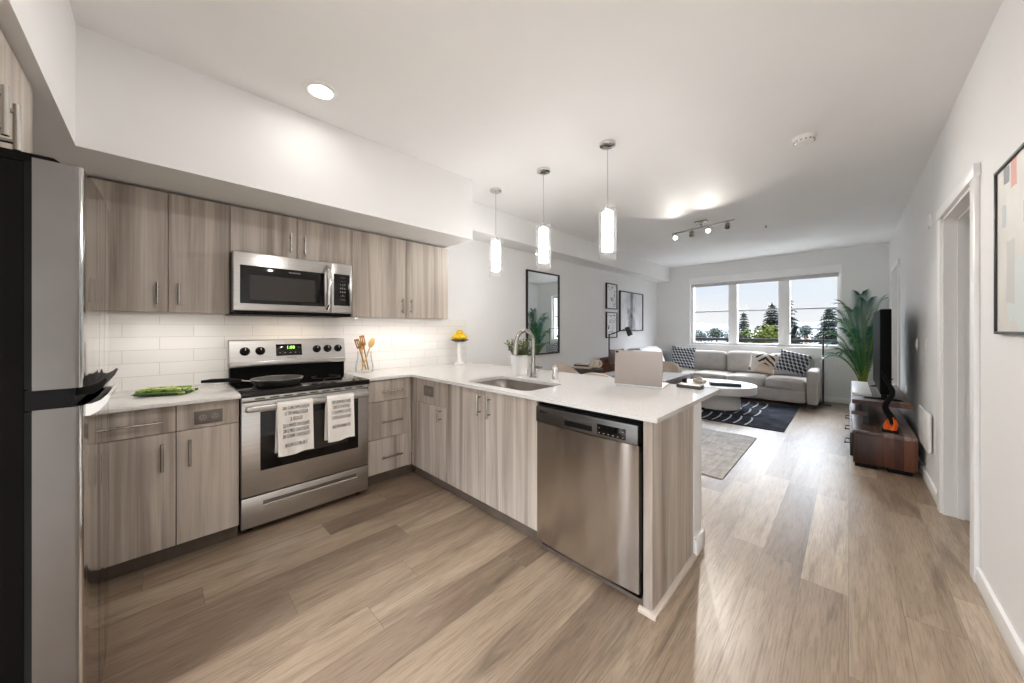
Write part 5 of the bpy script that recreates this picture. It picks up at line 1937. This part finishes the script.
# television
t = thing('television', (.23, 5.4, RZ), 'black flat-screen television standing on the raised console shelf', 'television')
tv = obj('housing', MB().box(.212, .286, 4.76, 6.04, .625, 1.432, .006), M['matteblack'], t)
obj('screen', MB().box(.2105, .2125, 4.772, 6.028, .643, 1.422), M['matteblack'], tv)
for y, xa in ((4.86, .10), (5.90, .175)):
    obj('stand_foot', MB().prism([(xa, RZ), (.37, RZ), (.35, RZ + .012), (.265, RZ + .020), (.262, RZ + .07), (.225, RZ + .07), (.222, RZ + .020), (xa + .015, RZ + .012)], 'y', y - .016, y + .016), M['black'], t)
# white set-top panel leaning on the riser
t = thing('sound_bar', (.098, 5.55, RZ), 'long slim white bar lying on the console shelf before the television', 'device')
obj('casing', MB().box(.028, .166, 5.00, 6.08, RZ, RZ + .028, .005), M['white'], t)
obj('grille', MB().box(.0265, .0285, 5.02, 6.06, RZ + .006, RZ + .022), M['grayplate'], t)

# spiral sculpture with orange flames
sp0 = Vector((.262, 4.545, .3285))
t = thing('dragon_sculpture', sp0, 'black twisting spiral sculpture with orange base on the console end', 'sculpture')
t.name = 'spiral_sculpture'
ORIGIN['spiral_sculpture'] = sp0
obj('plinth', MB().box(sp0.x - .05, sp0.x + .05, sp0.y - .05, sp0.y + .05, sp0.z, sp0.z + .022, .003), M['black'], t)
pts, rs = [], []
for k in range(40):
    f = k / 39
    a = f * 9.0
    pts.append((sp0.x + .005 - .02 * f + (.020 + .006 * math.sin(f * 3)) * math.cos(a), sp0.y + .02 * math.sin(a), sp0.z + .07 + f * .42))
    rs.append(.027 * (1 - f * .5))
obj('coil', MB().tube(pts, rs, 10).cyl((pts[-1]), (pts[-1][0] - .02, pts[-1][1] - .005, pts[-1][2] + .05), .012, .002, 8).cyl(pts[-6], (pts[-6][0] + .035, pts[-6][1], pts[-6][2] + .04), .008, .002, 8), M['black'], t)
fl = MB()
rnd = random.Random(21)
for k in range(11):
    a = k * 2 * PI / 11
    r = .030 * rnd.uniform(.6, 1.15)
    h = rnd.uniform(.04, .15)
    p0 = Vector((sp0.x + r * math.cos(a), sp0.y + r * math.sin(a), sp0.z + .02))
    fl.tube([p0, p0 + Vector((.016 * math.cos(a + 1), .016 * math.sin(a + 1), h * .5)), p0 + Vector((.006 * math.cos(a), .006 * math.sin(a), h))], [.013, .010, .0015], 8)
obj('flames', fl, M['orange'], t, 'bright orange flame shapes')

# ------------------------------------------------------------------ palm
pb_ = Vector((.165, 7.60, 0))
t = thing('potted_palm', pb_, 'tall green palm in the far right corner behind the television', 'plant')
obj('pot', MB().lathe([(0, 0), (.10, 0), (.11, .01), (.14, .34), (.14, .36), (.13, .36), (.125, .31), (0, .31)], pb_, 36), M['terra'], t)
obj('soil', MB().lathe([(0, .312), (.125, .312), (.125, .308), (0, .308)], pb_, 24), plain('potting_soil', rgb(60, 46, 38), .9, var=.4, scale=80), t)
rnd = random.Random(31)
fronds = [(-1.0, -.3, 1.60, .30), (-.8, -.7, 1.46, .34), (-.9, .2, 1.72, .24), (-1, -.5, 1.12, .40), (-.7, -.8, .98, .36), (-.9, .1, 1.26, .40), (.1, -.9, 1.72, .24), (.6, -.5, 1.50, .26), (.55, .3, 1.42, .26), (-.3, .7, 1.64, .30), (.3, .6, 1.30, .28), (-.1, -.5, 1.80, .13), (.5, -.3, 1.18, .28), (-.5, -.95, 1.30, .36), (-.95, -.1, .90, .40), (.45, .1, 1.74, .18)]
for i, (dx, dy, zt_, reach) in enumerate(fronds):
    d = Vector((dx, dy, 0)).normalized()
    p0 = pb_ + Vector((d.x * .03, d.y * .03, .31))
    N = 16
    ctr = []
    for k in range(N + 1):
        f = k / N
        z = .31 + (zt_ - .31) * (1 - (1 - f) ** 1.5) - .30 * reach * f ** 5
        ctr.append(p0 + d * reach * f ** 1.6 + Vector((0, 0, z - .31)))
    fr_ = obj('frond', MB(), M['leaf'], None) if False else None
    for c_ in ctr:
        c_.x = min(c_.x, XR - .05)
        c_.y = min(c_.y, YB - .10)
    st = MB().tube(ctr, [.009 * (1 - .8 * k / N) + .0015 for k in range(N + 1)], 6)
    stem = obj('frond', st, M['stem'], t)
    lf = MB()
    side = Vector((-d.y, d.x, 0))
    for k in range(6, N * 2 + 1):
        f = k / (N * 2)
        a = min(N - 1, int(f * N))
        c = ctr[a].lerp(ctr[a + 1], f * N - a)
        tg = (ctr[a + 1] - ctr[a]).normalized()
        L = .21 * math.sin(PI * min(1, (f - .12) / .95)) ** .7 + .05
        for q in (-1, 1):
            w = (side * q * .62 + tg * .95 + Vector((0, 0, .10))).normalized()
            tip = c + w * L + Vector((0, 0, -.03 * L / .2))
            mid_ = c + w * L * .45 + Vector((0, 0, .012))
            up = w.cross(tg).normalized()
            wd = tg * .0115
            bmv = lf.bm
            vs = [bmv.verts.new(v) for v in (c - wd * .5, mid_ - wd, tip, mid_ + wd, c + wd * .5)]
            bmv.faces.new(vs)
    for v_ in lf.bm.verts:
        v_.co.x = min(v_.co.x, XR - .022 - .02 * rnd.random())
        v_.co.y = min(v_.co.y, YB - .07 - .02 * rnd.random())
    obj('leaflets', lf, M['leaf'] if i % 3 else M['leaf2'], stem, smooth=False)
